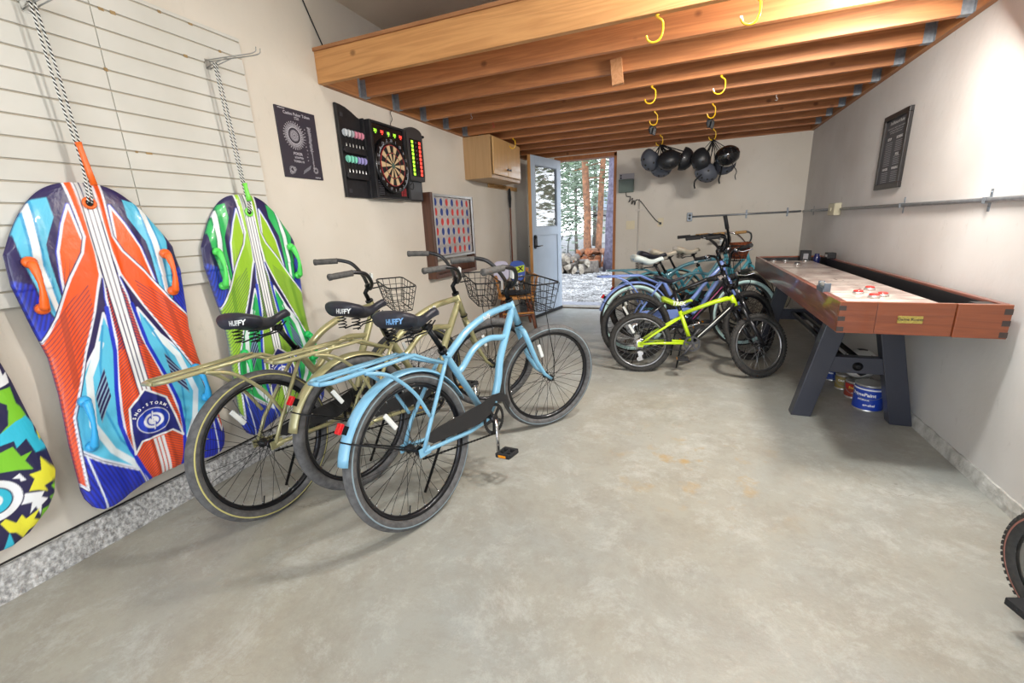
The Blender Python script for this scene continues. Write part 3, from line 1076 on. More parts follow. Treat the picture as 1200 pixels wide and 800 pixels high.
def make_sled(name, label, cy, zbf, ztf, wt, prt, pal, hcols, handles, hole, rope_top, rope_tube, tag_col, group):
    NU, NV = 210, 450
    SS = 3
    S, T_, U, Z = sled_grid(NU, NV, zbf, ztf, wt)
    _, _, U3, Z3 = sled_grid(NU * SS, NV * SS, zbf, ztf, wt)
    xf = lambda z: -2.16 + (-2.2 + 2.16) * (z - .15) / 1.2
    zc = .19
    t = thing(name, label, 'sled', (xf(.19), cy, zc), group=group)
    C_ = prt(U3.astype(np.float32), Z3.astype(np.float32), pal).reshape(NV, SS, NU, SS, 3).mean(axis=(1, 3))
    edge = np.maximum(np.abs(S) ** 14, np.maximum((1 - T_) ** 40, T_ ** 40))
    # moulded ribs and grooves of the deck
    rel = .004 * np.exp(-((np.abs(U) - .035) / .010) ** 2) - .003 * np.exp(-((np.abs(U) - .15) / .02) ** 2) + .003 * np.cos(Z * 40) * (np.abs(U) > .18) * (Z > 1.1)
    X = -2.16 - .04 * (Z - .15) / 1.2 - .014 * edge + rel - xf(.19)
    co = np.stack([X, U, Z - zc], -1).reshape(-1, 3)
    n0 = len(co)
    # back face ring: border vertices pushed back
    brd = [(0, i) for i in range(NU)] + [(j, NU - 1) for j in range(1, NV)] + [(NV - 1, i) for i in range(NU - 2, -1, -1)] + [(j, 0) for j in range(NV - 2, 0, -1)]
    bi = [j * NU + i for j, i in brd]
    bk = co[bi].copy()
    bk[:, 0] = (-.04 * (bk[:, 2] + zc - .15) / 1.2 - 2.16 - xf(.19)) - .036
    co = np.vstack([co, bk])
    me = bpy.data.meshes.new('deck')
    faces = []
    idx = np.arange(NU * NV).reshape(NV, NU)
    q = np.stack([idx[:-1, :-1], idx[:-1, 1:], idx[1:, 1:], idx[1:, :-1]], -1).reshape(-1, 4)
    faces = q.tolist()
    nb = len(bi)
    for k in range(nb):
        k2 = (k + 1) % nb
        faces.append([bi[k], n0 + k, n0 + k2, bi[k2]])
    faces.append([n0 + k for k in range(nb)])
    me.from_pydata(co.tolist(), [], faces)
    me.materials.append(M_print)
    ca = me.color_attributes.new('print', 'FLOAT_COLOR', 'POINT')
    col = np.ones((len(co), 4))
    col[:n0, :3] = C_.reshape(-1, 3)
    col[n0:, :3] = srgb(pal['navy'])
    ca.data.foreach_set('color', col.ravel())
    me.polygons.foreach_set('use_smooth', [True] * len(me.polygons))
    me.update()
    d = bpy.data.objects.new('deck', me)
    COL.objects.link(d)
    d.parent = t
    org = (xf(.19), cy, zc)
    def P(x, u, z):
        return (xf(z) + x - org[0], u, z - zc)
    for (u0, z0, u1, z1, hc) in handles:
        mb = MB()
        m0, m1 = P(.002, u0, z0), P(.002, u1, z1)
        mb.lathe(m0, (1, 0, 0), [(0, .022), (.012, .020), (.022, .010)], 14)
        mb.lathe(m1, (1, 0, 0), [(0, .022), (.012, .020), (.022, .010)], 14)
        pts, rs = [], []
        for k in range(15):
            s = k / 14
            pts.append(P(.020 + .024 * math.sin(PI * s), u0 + (u1 - u0) * s, z0 + (z1 - z0) * s))
            rs.append(.0135 + .004 * math.cos(s * 2 * PI) + .001 * (k % 2))
        mb.tube(pts, rs, 10, flat=(1, .8))
        obj('handle', mb, mat('moulded_' + hc, hc, rough=.35, coat=.2), t)
    if hole:
        hu, hz = hole
        mb = MB()
        n_ = 20
        mb.tube([P(.006, hu + .018 * math.cos(2 * PI * k / n_), hz + .018 * math.sin(2 * PI * k / n_)) for k in range(n_)], .006, 8, closed=True)
        g = obj('grommet', mb, mat('moulded_' + tag_col, tag_col, rough=.35, coat=.2), t)
        mb = MB().lathe(P(.002, hu, hz), (1, 0, 0), [(0, .013), (.003, .013)], 14)
        obj('rope_hole', mb, M_dark, t)
        mb = MB()
        tp = Vector(rope_top) - Vector(org)
        h_ = Vector(P(.012, hu, hz))
        e_ = Vector(P(.02, rope_tube[0], rope_tube[1]))
        for s in (-.006, .006):
            mb.tube(smooth_path([h_ + Vector((0, s, 0)), (h_ + e_) / 2 + Vector((.01, s, 0)), e_ + Vector((0, s, 0)), e_ * .5 + tp * .5 + Vector((0, s * 1.6, 0)), tp + Vector((0, s, 0))], 6), .0042, 8)
        obj('tow_rope', mb, M_rope, t)
        mb = MB()
        a_, b_ = Vector(P(.03, rope_tube[2], rope_tube[3])), e_ + Vector((.008, 0, .01))
        mb.tube([a_, a_ * .6 + b_ * .4, b_, b_ + Vector((0, -.002, .02))], [.016, .014, .012, .015], 10, flat=(1, .7))
        obj('rope_sleeve', mb, mat('moulded_' + tag_col, tag_col, rough=.35, coat=.2), t)
    # lettering round the emblem
    if prt is snow_print:
        mb = MB()
        s_ = 'SNO-STORM.'
        for k, ch in enumerate(s_):
            a = R(62) - R(124) * k / (len(s_) - 1)
            rr = .074
            cu, cz = rr * math.sin(-a) * 1.02, .482 + rr * math.cos(a) * 1.05
            def fn(x, y, w, a=a, cu=cu, cz=cz):
                # viewer sees +Y to the right
                return P(.0025 + w + .0038 * math.exp(-((abs(cu) - .035) / .010) ** 2), cu + x * math.cos(a) - y * math.sin(a), cz + x * math.sin(a) + y * math.cos(a))
            text_mb(mb, ch, .017, fn, bold=.0008)
        obj('lettering', mb, mat('white_print', 'f2f2f2', rough=.5), t)
    return t
zbA = lambda s: np.interp(s, [0, .2, .35, .5, .62, .75, .87, .95, 1], [.226, .225, .22, .207, .195, .187, .192, .215, .262])
ztA = lambda s: 1.487 - .26 * s ** 2.6
G_ = None
make_sled('snow_sled', 'orange and blue foam snow sled hanging in front of the slotted wall panel', 1.05, zbA, ztA, Wt, snow_print,
          dict(navy='2a1f55', blue='2338c4', band='5fc3e4', band2='3a9fd0', leaf='f0601c', main='f0591c', dark='a63c24'),
          None, [(.222, 1.198, .214, 1.03, 'f2691f'), (-.226, 1.198, -.234, 1.03, 'f2691f'), (.224, .655, .236, .50, '35a6e0'), (-.206, .655, -.228, .47, '35a6e0')],
          (0, 1.409), (-2.19, 1.045, 2.085), (.012, 1.60, .02, 1.475), 'f2691f', None)
make_sled('snow_sled', 'lime green and blue foam snow sled hanging behind the olive bicycles', 1.735, zbA, lambda s: ztA(s) - .012, Wt, snow_print,
          dict(navy='2a2452', blue='2744bf', band='33b560', band2='1d8f56', leaf='9fca2d', main='98c62f', dark='5f8f2c'),
          None, [(.222, 1.19, .236, 1.02, '58dc5e'), (-.226, 1.19, -.234, 1.02, '58dc5e'), (.224, .655, .236, .50, '22c564'), (-.206, .655, -.228, .47, '22c564')],
          (0, 1.385), (-2.19, 1.70, 2.085), (-.008, 1.50, -.005, 1.44), '7be04c', None)
WtZ = ([.2, .30, .43, .53, .65, .80, .88, 1.2, 1.5], [.24, .270, .279, .276, .263, .252, .241, .262, .25])
make_sled('snow_sled', 'sled with jagged navy, lime, yellow and turquoise print at the far left edge', .43,
          lambda s: np.interp(s, [0, .26, .44, .63, .83, .93, 1], [.236, .227, .223, .241, .298, .345, .43]), lambda s: 1.40 - .26 * s ** 2.6, WtZ, zig_print,
          dict(navy='25234a'), None, [(.2, 1.1, .21, .95, '35bcd8'), (-.2, 1.1, -.21, .95, '35bcd8')], None, None, None, '35bcd8', None)

# wire hooks in the slatwall grooves
M_wire = mat('grey_wire', '9c9c98', rough=.4, metal=.7)
for (y, lab) in ((1.045, 'grey wire slatwall hook carrying the orange sled rope'), (1.70, 'grey wire slatwall hook carrying the green sled rope')):
    t = thing('wall_hook', lab, 'hook', (XL + T, y, 2.09), group='slatwall hooks')
    mb = MB()
    mb.box((-.002, -.013, -.028), (.003, .013, .018))
    mb.box((-.004, -.012, .004), (.001, .012, .024))
    obj('plate', mb, M_wire, t)
    mb = MB()
    for s in (-.010, .010):
        mb.tube(smooth_path([(0, s, .010), (.10, s * 1.1 + .03, .016), (.23, s * 1.2 + .085, .030), (.25, s * 1.2 + .092, .055)], 5), .0028, 6)
        mb.tube([(0, s, -.022), (.05, s + .015, -.004), (.11, s + .035, .015)], .0026, 6)
    obj('prong', mb, M_wire, t)

# black cord down the wall at the loft corner
mb = MB().tube(smooth_path([(XL + .006, 2.36, 2.757), (XL + .006, 2.43, 2.61), (XL + .006, 2.552, 2.40)], 4), .004, 6)
tag(obj('wall_cable', mb, M_black), 'black cable running down the left wall to the loft corner', 'cable')

# ---------------------------------------------------------------- poster
M_poster = mat('poster_charcoal', '322d38', rough=.45)
M_pw = mat('poster_white_ink', 'b9b6bd', rough=.6)
t = thing('poster', 'unframed charcoal patent poster with white drawings, left of the dart cabinet', 'poster', (XL, 2.068, 1.598))
obj('board', MB().box((0, 0, 0), (.008, .30, .394)), M_poster, t, bevel=.001)
mb = MB()
fy = lambda x, y, w: (.0082 + w, x, y)
def T2(s, x, y, size, a=0, al='CENTER'):
    text_mb(mb, s, size, lambda u, v, w: fy(x + u * math.cos(a) - v * math.sin(a), y + u * math.sin(a) + v * math.cos(a), w), bold=.0004, align=al)
T2('Casino Poker Token', .155, .365, .024)
T2('PATENT 1921', .15, .349, .006)
T2('No. 1,000,000', .15, .340, .006)
T2('UNITED STATES', .045, .384, .007)
T2('FIG. 2', .235, .305, .012)
T2('INVENTOR', .255, .012, .009)
def ring(cx, cy, r0, r1, n=40, gap=0):
    for k in range(n):
        a0, a1 = 2 * PI * k / n, 2 * PI * (k + 1 - gap) / n
        mb.af([mb.av(fy(cx + r * math.cos(a), cy + r * math.sin(a), .0006)) for r, a in ((r0, a0), (r1, a0), (r1, a1), (r0, a1))])
cx, cy = .113, .243
for r0, r1, n, g in ((.066, .068, 40, 0), (.054, .063, 44, .45), (.044, .052, 40, .25), (.030, .0315, 36, 0), (.016, .028, 22, .5), (.005, .014, 12, .4), (.071, .080, 30, .75)):
    ring(cx, cy, r0, r1, n, g)
rnd = random.Random(4)
for k in range(46):     # side elevation of the token, dimension ticks
    z = .30 - k * .0052
    w = .014 if k < 26 else .006
    x = .235 + rnd.uniform(-.002, .002)
    mb.box((.0082, x - w * rnd.uniform(.5, 1), z), (.009, x + w * rnd.uniform(.5, 1), z + .0024))
for k in range(10):
    x, z = rnd.uniform(.19, .20), .29 - k * .02
    T2(str(rnd.randint(1, 30)), x, z, .008)
T2('POKER', .12, .140, .022)
T2('SCULPTED', .125, .118, .014)
T2('TOKEN 10', .12, .096, .017)
for (cx2, cz2, r) in ((.06, .045, .018), (.05, .03, .010), (.078, .05, .010), (.245, .055, .016)):
    ring(cx2, cz2, r * .6, r, 14, .4)
    ring(cx2, cz2, r * 1.15, r * 1.25, 20, .3)
for k in range(9):
    x = .14 + k * .007
    mb.bar((.0086, x, .025 + k * .004), (.0086, x + .012, .05 + k * .004), .0005, .003, up=(1, 0, 0))
obj('print', mb, M_pw, t)

# ---------------------------------------------------------------- dart cabinet
M_cab = mat('black_cabinet', '1c1b1d', rough=.45, scale=20, col2='252427')
M_cabg = mat('black_gloss_plastic', '131316', rough=.25, coat=.3)
M_tan = mat('dartboard_tan', 'd3b88f', rough=.7)
M_blk = mat('dartboard_black', '161415', rough=.7)
M_redp = mat('dartboard_red', 'b8363c', rough=.6)
M_num = mat('dartboard_numbers', '9b9aa0', rough=.5)
M_led_g = mat('led_green', 'a6f03a', emit=1.5)
M_led_r = mat('led_red', 'ff4a3c', emit=1.5)
M_clearp = mat('grey_display', '46474c', rough=.2, coat=.5)
M_silv = mat('brushed_metal', 'c3c2c0', rough=.35, metal=.8)
CX = XL
t = thing('dart_cabinet', 'black electronic dartboard cabinet with both doors open on the left wall', 'dartboard cabinet', (CX, 2.80, 1.503))
def B(x0, y0, z0, x1, y1, z1, mb=None):
    mb = mb or MB()
    return mb.box((x0, y0 - 2.80, z0 - 1.503), (x1, y1 - 2.80, z1 - 1.503))
mb = B(0, 2.80, 1.503, .012, 3.24, 2.045)
for a in ((0, 2.80, 1.503, .095, 2.825, 2.045), (0, 3.215, 1.503, .095, 3.24, 2.045), (0, 2.825, 1.503, .095, 3.215, 1.515), (0, 2.825, 2.03, .095, 3.215, 2.045)):
    B(*a, mb)
obj('cabinet_box', mb, M_cab, t, bevel=.0015)
ct = (3.02, 1.748)
mb = B(.06, 2.825, 1.515, .084, 3.215, 2.03)
obj('game_face', mb, M_cabg, t, bevel=.002)
def disc(mb, r0, r1, a0, a1, x, th, n=4):
    pr = []
    for r_, rng in ((r1, range(n + 1)), (r0, range(n, -1, -1))):
        for k in rng:
            a = a0 + (a1 - a0) * k / n
            pr.append((r_ * math.cos(a), r_ * math.sin(a)))
    mb.prism(pr, lambda u, v, w: (x + w, ct[0] + u - 2.80, ct[1] + v - 1.503), th)
bd = obj('dartboard', MB().lathe((.084, ct[0] - 2.80, ct[1] - 1.503), (1, 0, 0), [(0, .205), (.018, .205), (.022, .20), (.022, .165), (.016, .160)], 48), M_cabg, t)
tan, blk, red, grn = MB(), MB(), MB(), MB()
for k in range(20):
    a0 = PI / 2 + (k - .5) * PI / 10 + .01
    a1 = PI / 2 + (k + .5) * PI / 10 - .01
    m_ = tan if k % 2 else blk
    disc(m_, .022, .088, a0, a1, .100, .006)
    disc(m_, .097, .145, a0, a1, .100, .006)
    disc(red if k % 2 == 0 else grn, .0905, .0950, a0, a1, .100, .006)
    disc(red, .1465, .1500, a0, a1, .100, .006)
obj('tan_segments', tan, M_tan, bd, kind='stuff')
obj('black_segments', blk, M_blk, bd, kind='stuff')
obj('ring_segments', red, M_redp, bd, kind='stuff')
obj('inner_ring_segments', grn, mat('dartboard_brown', '5b3c36', rough=.6), bd, kind='stuff')
obj('bullseye', MB().lathe((.100, ct[0] - 2.80, ct[1] - 1.503), (1, 0, 0), [(0, .021), (.007, .020)], 18), mat('dartboard_green', '4f6658'), bd)
mb = MB()
for k, nn in enumerate((20, 5, 12, 9, 14, 11, 8, 16, 7, 19, 3, 17, 2, 15, 10, 6, 13, 4, 18, 1)):
    a = PI / 2 + k * PI / 10
    text_mb(mb, str(nn), .030, lambda x, y, w, a=a: (.1065 + w, ct[0] + .181 * math.cos(a) + x - 2.80, ct[1] + .181 * math.sin(a) + y - 1.503), bold=.0006)
obj('numbers', mb, M_num, bd)
# score strip
for k in range(5):
    mb = MB()
    gcol = k in (0, 2, 3)
    y = 2.865 + k * .078
    B(.084, y - .026, 1.965, .088, y + .026, 1.995, mb)
    s_ = obj('score_window', mb, M_clearp if k == 2 else M_cabg, t)
    mb = MB()
    text_mb(mb, '301' if k != 2 else '00', .026, lambda x, yy, w, y=y: (.0885 + w, y + x - 2.80, 1.98 + yy - 1.503), bold=.0012)
    text_mb(mb, 'xx', .012, lambda x, yy, w, y=y: (.0885 + w, y + x - 2.80, 1.965 + yy - 1.503), bold=.0006)
    obj('score_digits', mb, M_led_g if gcol else M_led_r, s_)
mb = MB()
for k in range(8):
    for j in range(3):
        B(.084, 3.12 + j * .025, 1.53 + k * .008, .087, 3.135 + j * .025, 1.535 + k * .008, mb)
obj('buttons', mb, M_redp, t, kind='stuff')
mb = MB()
for k in range(9):
    B(.084, 2.84, 1.53 + k * .012, .086, 2.90, 1.536 + k * .012, mb)
obj('speaker_grille', mb, mat('dark_grey_plastic', '3b3b40', rough=.5), t, kind='stuff')
# left door (flat on the wall) with curved top
ytop = [(2.555, 2.108), (2.60, 2.106), (2.65, 2.098), (2.71, 2.078), (2.76, 2.055), (2.80, 2.045)]
poly = [(2.555, 1.503)] + [(2.80, 1.503)] + [(y, z) for y, z in ytop[::-1]]
mb = MB().prism([(a - 2.80, b - 1.503) for a, b in poly], lambda u, v, w: (.004 + w, u, v), .016)
dl = obj('left_door', mb, M_cab, t, bevel=.001)
mb = MB()
for z in (1.825, 1.655):
    B(.02, 2.565, z - .02, .045, 2.795, z, mb)
    B(.045, 2.565, z - .03, .050, 2.795, z + .012, mb)
B(.02, 2.785, 1.503, .05, 2.80, 2.05, mb)
B(.02, 2.555, 1.503, .03, 2.565, 2.10, mb)
obj('dart_shelf', mb, M_cab, dl, bevel=.001)
mb = MB()
B(.02, 2.585, 2.03, .024, 2.615, 2.055, mb)
B(.02, 2.585, 1.535, .024, 2.615, 1.56, mb)
obj('magnet_plate', mb, mat('dark_grey_plastic', '3b3b40'), dl)
# right door with score display
mb = MB()
B(.02, 3.262, 1.503, .045, 3.50, 2.035, mb)
dr_ = obj('right_door', mb, M_cab, t, bevel=.001)
mb = MB()
B(.045, 3.29, 1.515, .048, 3.485, 1.66, mb)
obj('lower_plate', mb, mat('grey_plate', '5d5f63', rough=.4, metal=.4), dr_)
mb = MB()
pr = [(3.275, 1.665), (3.495, 1.665), (3.505, 1.72), (3.505, 2.04)] + [(3.39 + .115 * math.cos(a), 2.045 + .045 * math.sin(a)) for a in [PI * k / 10 for k in range(1, 10)]] + [(3.272, 2.04)]
mb.prism([(a - 2.80, b - 1.503) for a, b in pr], lambda u, v, w: (.045 + w, u, v), .04)
dsp = obj('score_display', mb, mat('display_grey', '3c3a3b', rough=.4), dr_, bevel=.004)
obj('display_panel', B(.085, 3.305, 1.70, .088, 3.475, 1.995), M_cabg, dsp)
mb = MB().ell((.08, 3.515 - 2.8, 2.035 - 1.503), .018, .018, .012, 12, 6)
obj('knob', mb, M_cabg, dsp)
for nm, y0, m_ in (('green_digits', 3.318, M_led_g), ('red_digits', 3.428, M_led_r)):
    mb = MB()
    for k in range(9):
        text_mb(mb, '88', .030, lambda x, yy, w, z=1.718 + k * .0315: (.0885 + w, y0 + .018 + x - 2.80, z + yy - 1.503), bold=.0022)
    obj(nm, mb, m_, dsp, kind='stuff')
mb = MB()
for k in range(9):
    text_mb(mb, str(20 - k) if k < 6 else '-', .016, lambda x, yy, w, z=1.97 - k * .0315: (.0885 + w, 3.39 + x - 2.80, z + yy - 1.503))
obj('row_numbers', mb, M_num, dsp, kind='stuff')
mb = MB().tube(smooth_path([(.05, .44, .14), (.075, .46, .12), (.08, .50, .145), (.07, .53, .12), (.075, .50, .09), (.05, .47, .11)], 6), .003, 6)
obj('cord', mb, M_black, dr_)
mb = MB().tube(smooth_path([(.02, .38, .53), (.012, .37, .58), (.018, .39, .62), (.012, .385, .665), (.02, .40, .69)], 5), .0025, 6)
obj('power_cord', mb, M_black, t)
# darts
d0 = {}
rows = [(1.815, ['white'] * 3 + ['pink'] * 3, 'c9cdd0', 'd98ba0'), (1.645, ['mint'] * 3 + ['violet'] * 3, '7ccfb6', '9b94cc')]
for r_, (z, nms, c1, c2) in enumerate(rows):
    for k in range(6):
        nm = nms[k]
        fc = (c1, c2)[k // 3] if k != 2 or r_ else 'a9b0b4'
        key = fc
        y = 2.600 + k * .034
        if key not in d0:
            t2 = thing('dart', '', 'dart', (CX + .036, y, z))
            mb = MB().lathe((0, 0, -.004), (0, 0, 1), [(0, .003), (.002, .0045), (.045, .0045), (.05, .003)], 8)
            obj('barrel', mb, M_silv, t2)
            mb = MB().cyl((0, 0, .046), (0, 0, .10), .0022, seg=6)
            obj('shaft', mb, M_blk, t2)
            mb = MB()
            pf = [(.0, .085), (.017, .10), (.019, .122), (.010, .134), (0, .136)]
            for s in (0, 1, 2, 3):
                a = s * PI / 2 + PI / 4
                mb.prism(pf, lambda u, v, w, a=a: (u * math.cos(a) - (w - .0004) * math.sin(a), u * math.sin(a) + (w - .0004) * math.cos(a), v), .0008)
            obj('flight', mb, mat('flight_' + fc, fc, rough=.4), t2)
            d0[key] = t2
        else:
            t2 = copy_tree(d0[key])
            t2.location = (CX + .036, y, z)
        cn = {'c9cdd0': 'white', 'a9b0b4': 'grey', 'd98ba0': 'pink', '7ccfb6': 'mint green', '9b94cc': 'violet'}[fc]
        pos_ = ('leftmost', 'middle', 'rightmost')[k % 3]
        tag(t2, (pos_ + ' of the ' + cn + ' flight darts in the ' if cn != 'grey' else 'only dart with a grey flight in the ') + ('upper', 'lower')[r_] + ' rack', 'dart', nm + ' darts in the cabinet door')

# ---------------------------------------------------------------- four-in-a-row wall game
M_walnut = wood('dark_walnut', '5b3a2b', '3a241b', 'Z', rough=.4, knots=False, coat=.2)
M_gray = mat('game_grey_board', 'b5aeac', rough=.35, scale=3, col2='9c9593')
M_disc_r = mat('disc_red', 'c43f3c', rough=.4)
M_disc_b = mat('disc_blue', '243f86', rough=.4)
Y0, Y1, Z0, Z1 = 3.535, 4.385, .985, 1.575
XG = XL + .0
t = thing('wall_game', 'four in a row wall game with red and blue discs in a walnut frame', 'wall game', (XG, Y0, .80))
o_ = (XG, Y0, .80)
F = lambda x0, y0, z0, x1, y1, z1, mb: mb.box((x0, y0 - Y0, z0 - .80), (x1, y1 - Y0, z1 - .80))
mb = MB()
F(.0, Y0, .80, .10, Y0 + .035, Z1 + .01, mb)
F(.0, Y1 - .035, .80, .10, Y1, Z1 + .0, mb)
F(.0, Y0 + .035, .80, .10, Y1 - .035, .835, mb)
F(.0, Y0 + .035, .835, .012, Y1 - .035, .90, mb)
obj('frame', mb, M_walnut, t, bevel=.003)
mb = MB()
F(.03, Y0 + .035, Z1 - .022, .105, Y1 - .03, Z1, mb)
F(.03, Y0 + .035, Z0, .105, Y1 - .03, Z0 + .022, mb)
F(.095, Y1 - .052, Z0 + .022, .105, Y1 - .03, Z1 - .022, mb)
F(.095, Y0 + .035, Z0 + .022, .105, Y0 + .05, Z1 - .022, mb)
obj('metal_rail', mb, M_silv, t, bevel=.001)
# face board with 42 round holes: front sheet built cell by cell
cols, rows_ = 7, 6
gy0, gy1, gz0_, gz1_ = Y0 + .05, Y1 - .06, Z0 + .025, Z1 - .025
cw, chh = (gy1 - gy0) / cols, (gz1_ - gz0_) / rows_
mb = MB()
rh = .039
for i in range(cols):
    for j in range(rows_):
        cy_, cz_ = gy0 + (i + .5) * cw - Y0, gz0_ + (j + .5) * chh - .80
        n_ = 24
        for xf_, in ((.088,),):
            circ, sq, back = [], [], []
            for k in range(n_):
                a = 2 * PI * (k + .5) / n_
                c_, s_ = math.cos(a), math.sin(a)
                q_ = min(cw / 2 / max(abs(c_), 1e-6), chh / 2 / max(abs(s_), 1e-6))
                circ.append(mb.av((xf_, cy_ + rh * c_, cz_ + rh * s_)))
                back.append(mb.av((xf_ - .03, cy_ + rh * c_, cz_ + rh * s_)))
                sq.append(mb.av((xf_, cy_ + q_ * c_, cz_ + q_ * s_)))
            for k in range(n_):
                k2 = (k + 1) % n_
                mb.af((circ[k], sq[k], sq[k2], circ[k2]))
                mb.af((circ[k], circ[k2], back[k2], back[k]), True)
obj('face_board', mb, M_gray, t)
obj('back_board', MB().box((.045, gy0 - Y0, gz0_ - .80), (.055, gy1 - Y0, gz1_ - .80)), M_gray, t)
pat = ['BBRRRRB'.replace('R', 'R'), 'BBRRBRR', 'RBBBRRB', 'BRRRBBR', 'RBBRRRB', 'BBRBRBR']
disc0 = {}
for j, row in enumerate(['BBBRRRB', 'BBRRBRR', 'RBBBRRB', 'BRRRBBR', 'RBBRRRB', 'BBRBRBR']):
    for i, ch in enumerate(row):
        p_ = (.066, gy0 + (i + .5) * cw - Y0, gz0_ + (j + .5) * chh - .80)
        if ch not in disc0:
            mb = MB().lathe((-.006, 0, 0), (1, 0, 0), [(0, .041), (.002, .043), (.010, .043), (.012, .041), (.012, .032), (.009, .030)], 24)
            disc0[ch] = obj('red_disc' if ch == 'R' else 'blue_disc', mb, M_disc_r if ch == 'R' else M_disc_b, t)
            disc0[ch].location = p_
        else:
            copy_of(disc0[ch], t, p_)

# ---------------------------------------------------------------- wall cupboard
M_maple = wood('maple_veneer', 'cfa56e', 'b98f59', 'Z', rough=.35, knots=False, coat=.25)
M_maple2 = wood('maple_side', 'b99468', 'a98457', 'Z', rough=.45, knots=False, coat=.1)
t = thing('wall_cupboard', 'maple wall cupboard with two doors under the loft', 'cupboard', (XL, 4.44, 1.765))
mb = MB()
D = .315
mb.box((0, 0, 0), (D, .018, .42))
mb.box((0, .852, 0), (D, .87, .42))
mb.box((0, .018, .0), (D - .018, .852, .018))
mb.box((0, .018, .402), (D, .852, .42))
mb.box((0, .018, .018), (.006, .852, .402))
mb.box((D - .018, .018, .0), (D, .852, .035))
obj('carcass', mb, M_maple2, t, bevel=.001)
for k in range(2):
    d = obj('door', MB().box((D + .001, .03 + k * .408, .038), (D + .019, .432 + k * .408, .408)), M_maple, t, bevel=.004)
    mb = MB().lathe((D + .019, .395 if k == 0 else .475, .11), (1, 0, 0), [(0, .006), (.012, .006), (.016, .013), (.024, .012)], 14)
    obj('knob', mb, M_black, d)
# cleat with pegs and hanging broom handle
M_pale = wood('pale_cleat', 'c79a60', 'a5783f', 'Y', rough=.6, knots=False)
t = thing('peg_rail', 'narrow wooden peg rail under the cupboard', 'peg rail', (XL, 5.02, 1.725))
obj('rail', MB().box((0, 0, 0), (.022, .95, .05)), M_pale, t, bevel=.002)
for k in range(5):
    o = obj('peg', MB().cyl((.02, 0, 0), (.055, 0, .008), .008, .009, 8), M_pale, t) if k == 0 else copy_of(o, t)
    o.location = (0, .08 + k * .19, .025)
t = thing('broom', 'slim dark broom hanging from the peg rail', 'broom', (XL + .04, 5.63, .62))
obj('broom_handle', MB().cyl((0, 0, 0), (0, 0, .98), .011, seg=10), mat('brown_pole', '6b3c28', rough=.4), t)
mb = MB().tube([(0, 0, .88), (0, 0, 1.0), (0, 0, 1.10), (0, 0, 1.125)], [.015, .026, .02, .01], 10, flat=(.8, 1))
obj('grip', mb, M_rubber, t)

# ---------------------------------------------------------------- armchair with cushion and paddles
M_oak = wood('honey_oak', 'c98a45', 'a2662c', 'X', rough=.4, knots=False, coat=.2)
M_oakd = wood('dark_oak_leg', '7b4326', '512a18', 'Z', rough=.4, knots=False, coat=.2)
CC = Vector((-1.97, 5.06, 0))
t = thing('wooden_armchair', 'honey wood armchair standing before the open door', 'chair', CC, (0, 0, R(-62)))
# local: +x = front
sh = .425
mb = MB()
pr = [(.22, -.20), (.235, 0), (.22, .20), (.1, .235), (-.12, .22), (-.2, .15), (-.21, 0), (-.2, -.15), (-.12, -.22), (.1, -.235)]
mb.prism(pr, lambda u, v, w: (u, v, sh - .035 + w), .035)
obj('seat', mb, M_oak, t, bevel=.006)
for sx, sy in ((1, 1), (1, -1), (-1, 1), (-1, -1)):
    a, b = Vector((sx * .15, sy * .15, sh - .03)), Vector((sx * .21, sy * .21, 0))
    pts = [a + (b - a) * s for s in (0, .2, .3, .35, .6, .8, .85, 1)]
    obj('leg', MB().tube(pts, [.014, .02, .022, .015, .021, .018, .021, .013], 10), M_oakd, t)
for y in (-.18, .18):
    obj('stretcher', MB().tube([(-.185, y, .14), (0, y, .14), (.185, y, .14)], [.009, .014, .009], 8), M_oakd, t)
obj('stretcher', MB().tube([(0, -.18, .14), (0, .18, .14)], .011, 8), M_oakd, t)
obj('stretcher', MB().tube([(.19, -.195, .21), (.19, .195, .21)], .013, 8), M_oak, t)
for sy in (-1, 1):
    mb = MB().tube([(.19, sy * .255, .655), (.06, sy * .25, .66), (-.10, sy * .235, .665), (-.20, sy * .2, .67)], [.022, .017, .018, .016], 8, flat=(.6, 1.2))
    obj('armrest', mb, M_oak, t)
    obj('arm_post', MB().tube([(.12, sy * .2, sh - .01), (.14, sy * .235, .55), (.15, sy * .25, .655)], [.014, .018, .012], 8), M_oak, t)
    obj('arm_post', MB().tube([(-.02, sy * .21, sh - .01), (-.03, sy * .24, .66)], [.011, .010], 8), M_oak, t)
for k in range(5):
    y = -.14 + .07 * k
    obj('spindle', MB().tube([(-.175, y * .9, sh - .01), (-.235, y * 1.15, .72)], .009, 8), M_oak, t)
mb = MB().tube([(-.20, -.2, .70), (-.245, -.1, .735), (-.255, 0, .74), (-.245, .1, .735), (-.20, .2, .70)], .026, 8, flat=(1, .5))
obj('back_rail', mb, M_oak, t)
mb = MB()
mb.ell((0, 0, 0), .19, .19, .024, 24, 8)
cu = obj('seat_cushion', mb, mat('black_cushion_cloth', '202228', rough=.9))
cu.location = CC + Vector((0, 0, sh + .022))
tag(cu, 'thin black round cushion on the wooden armchair seat', 'cushion')
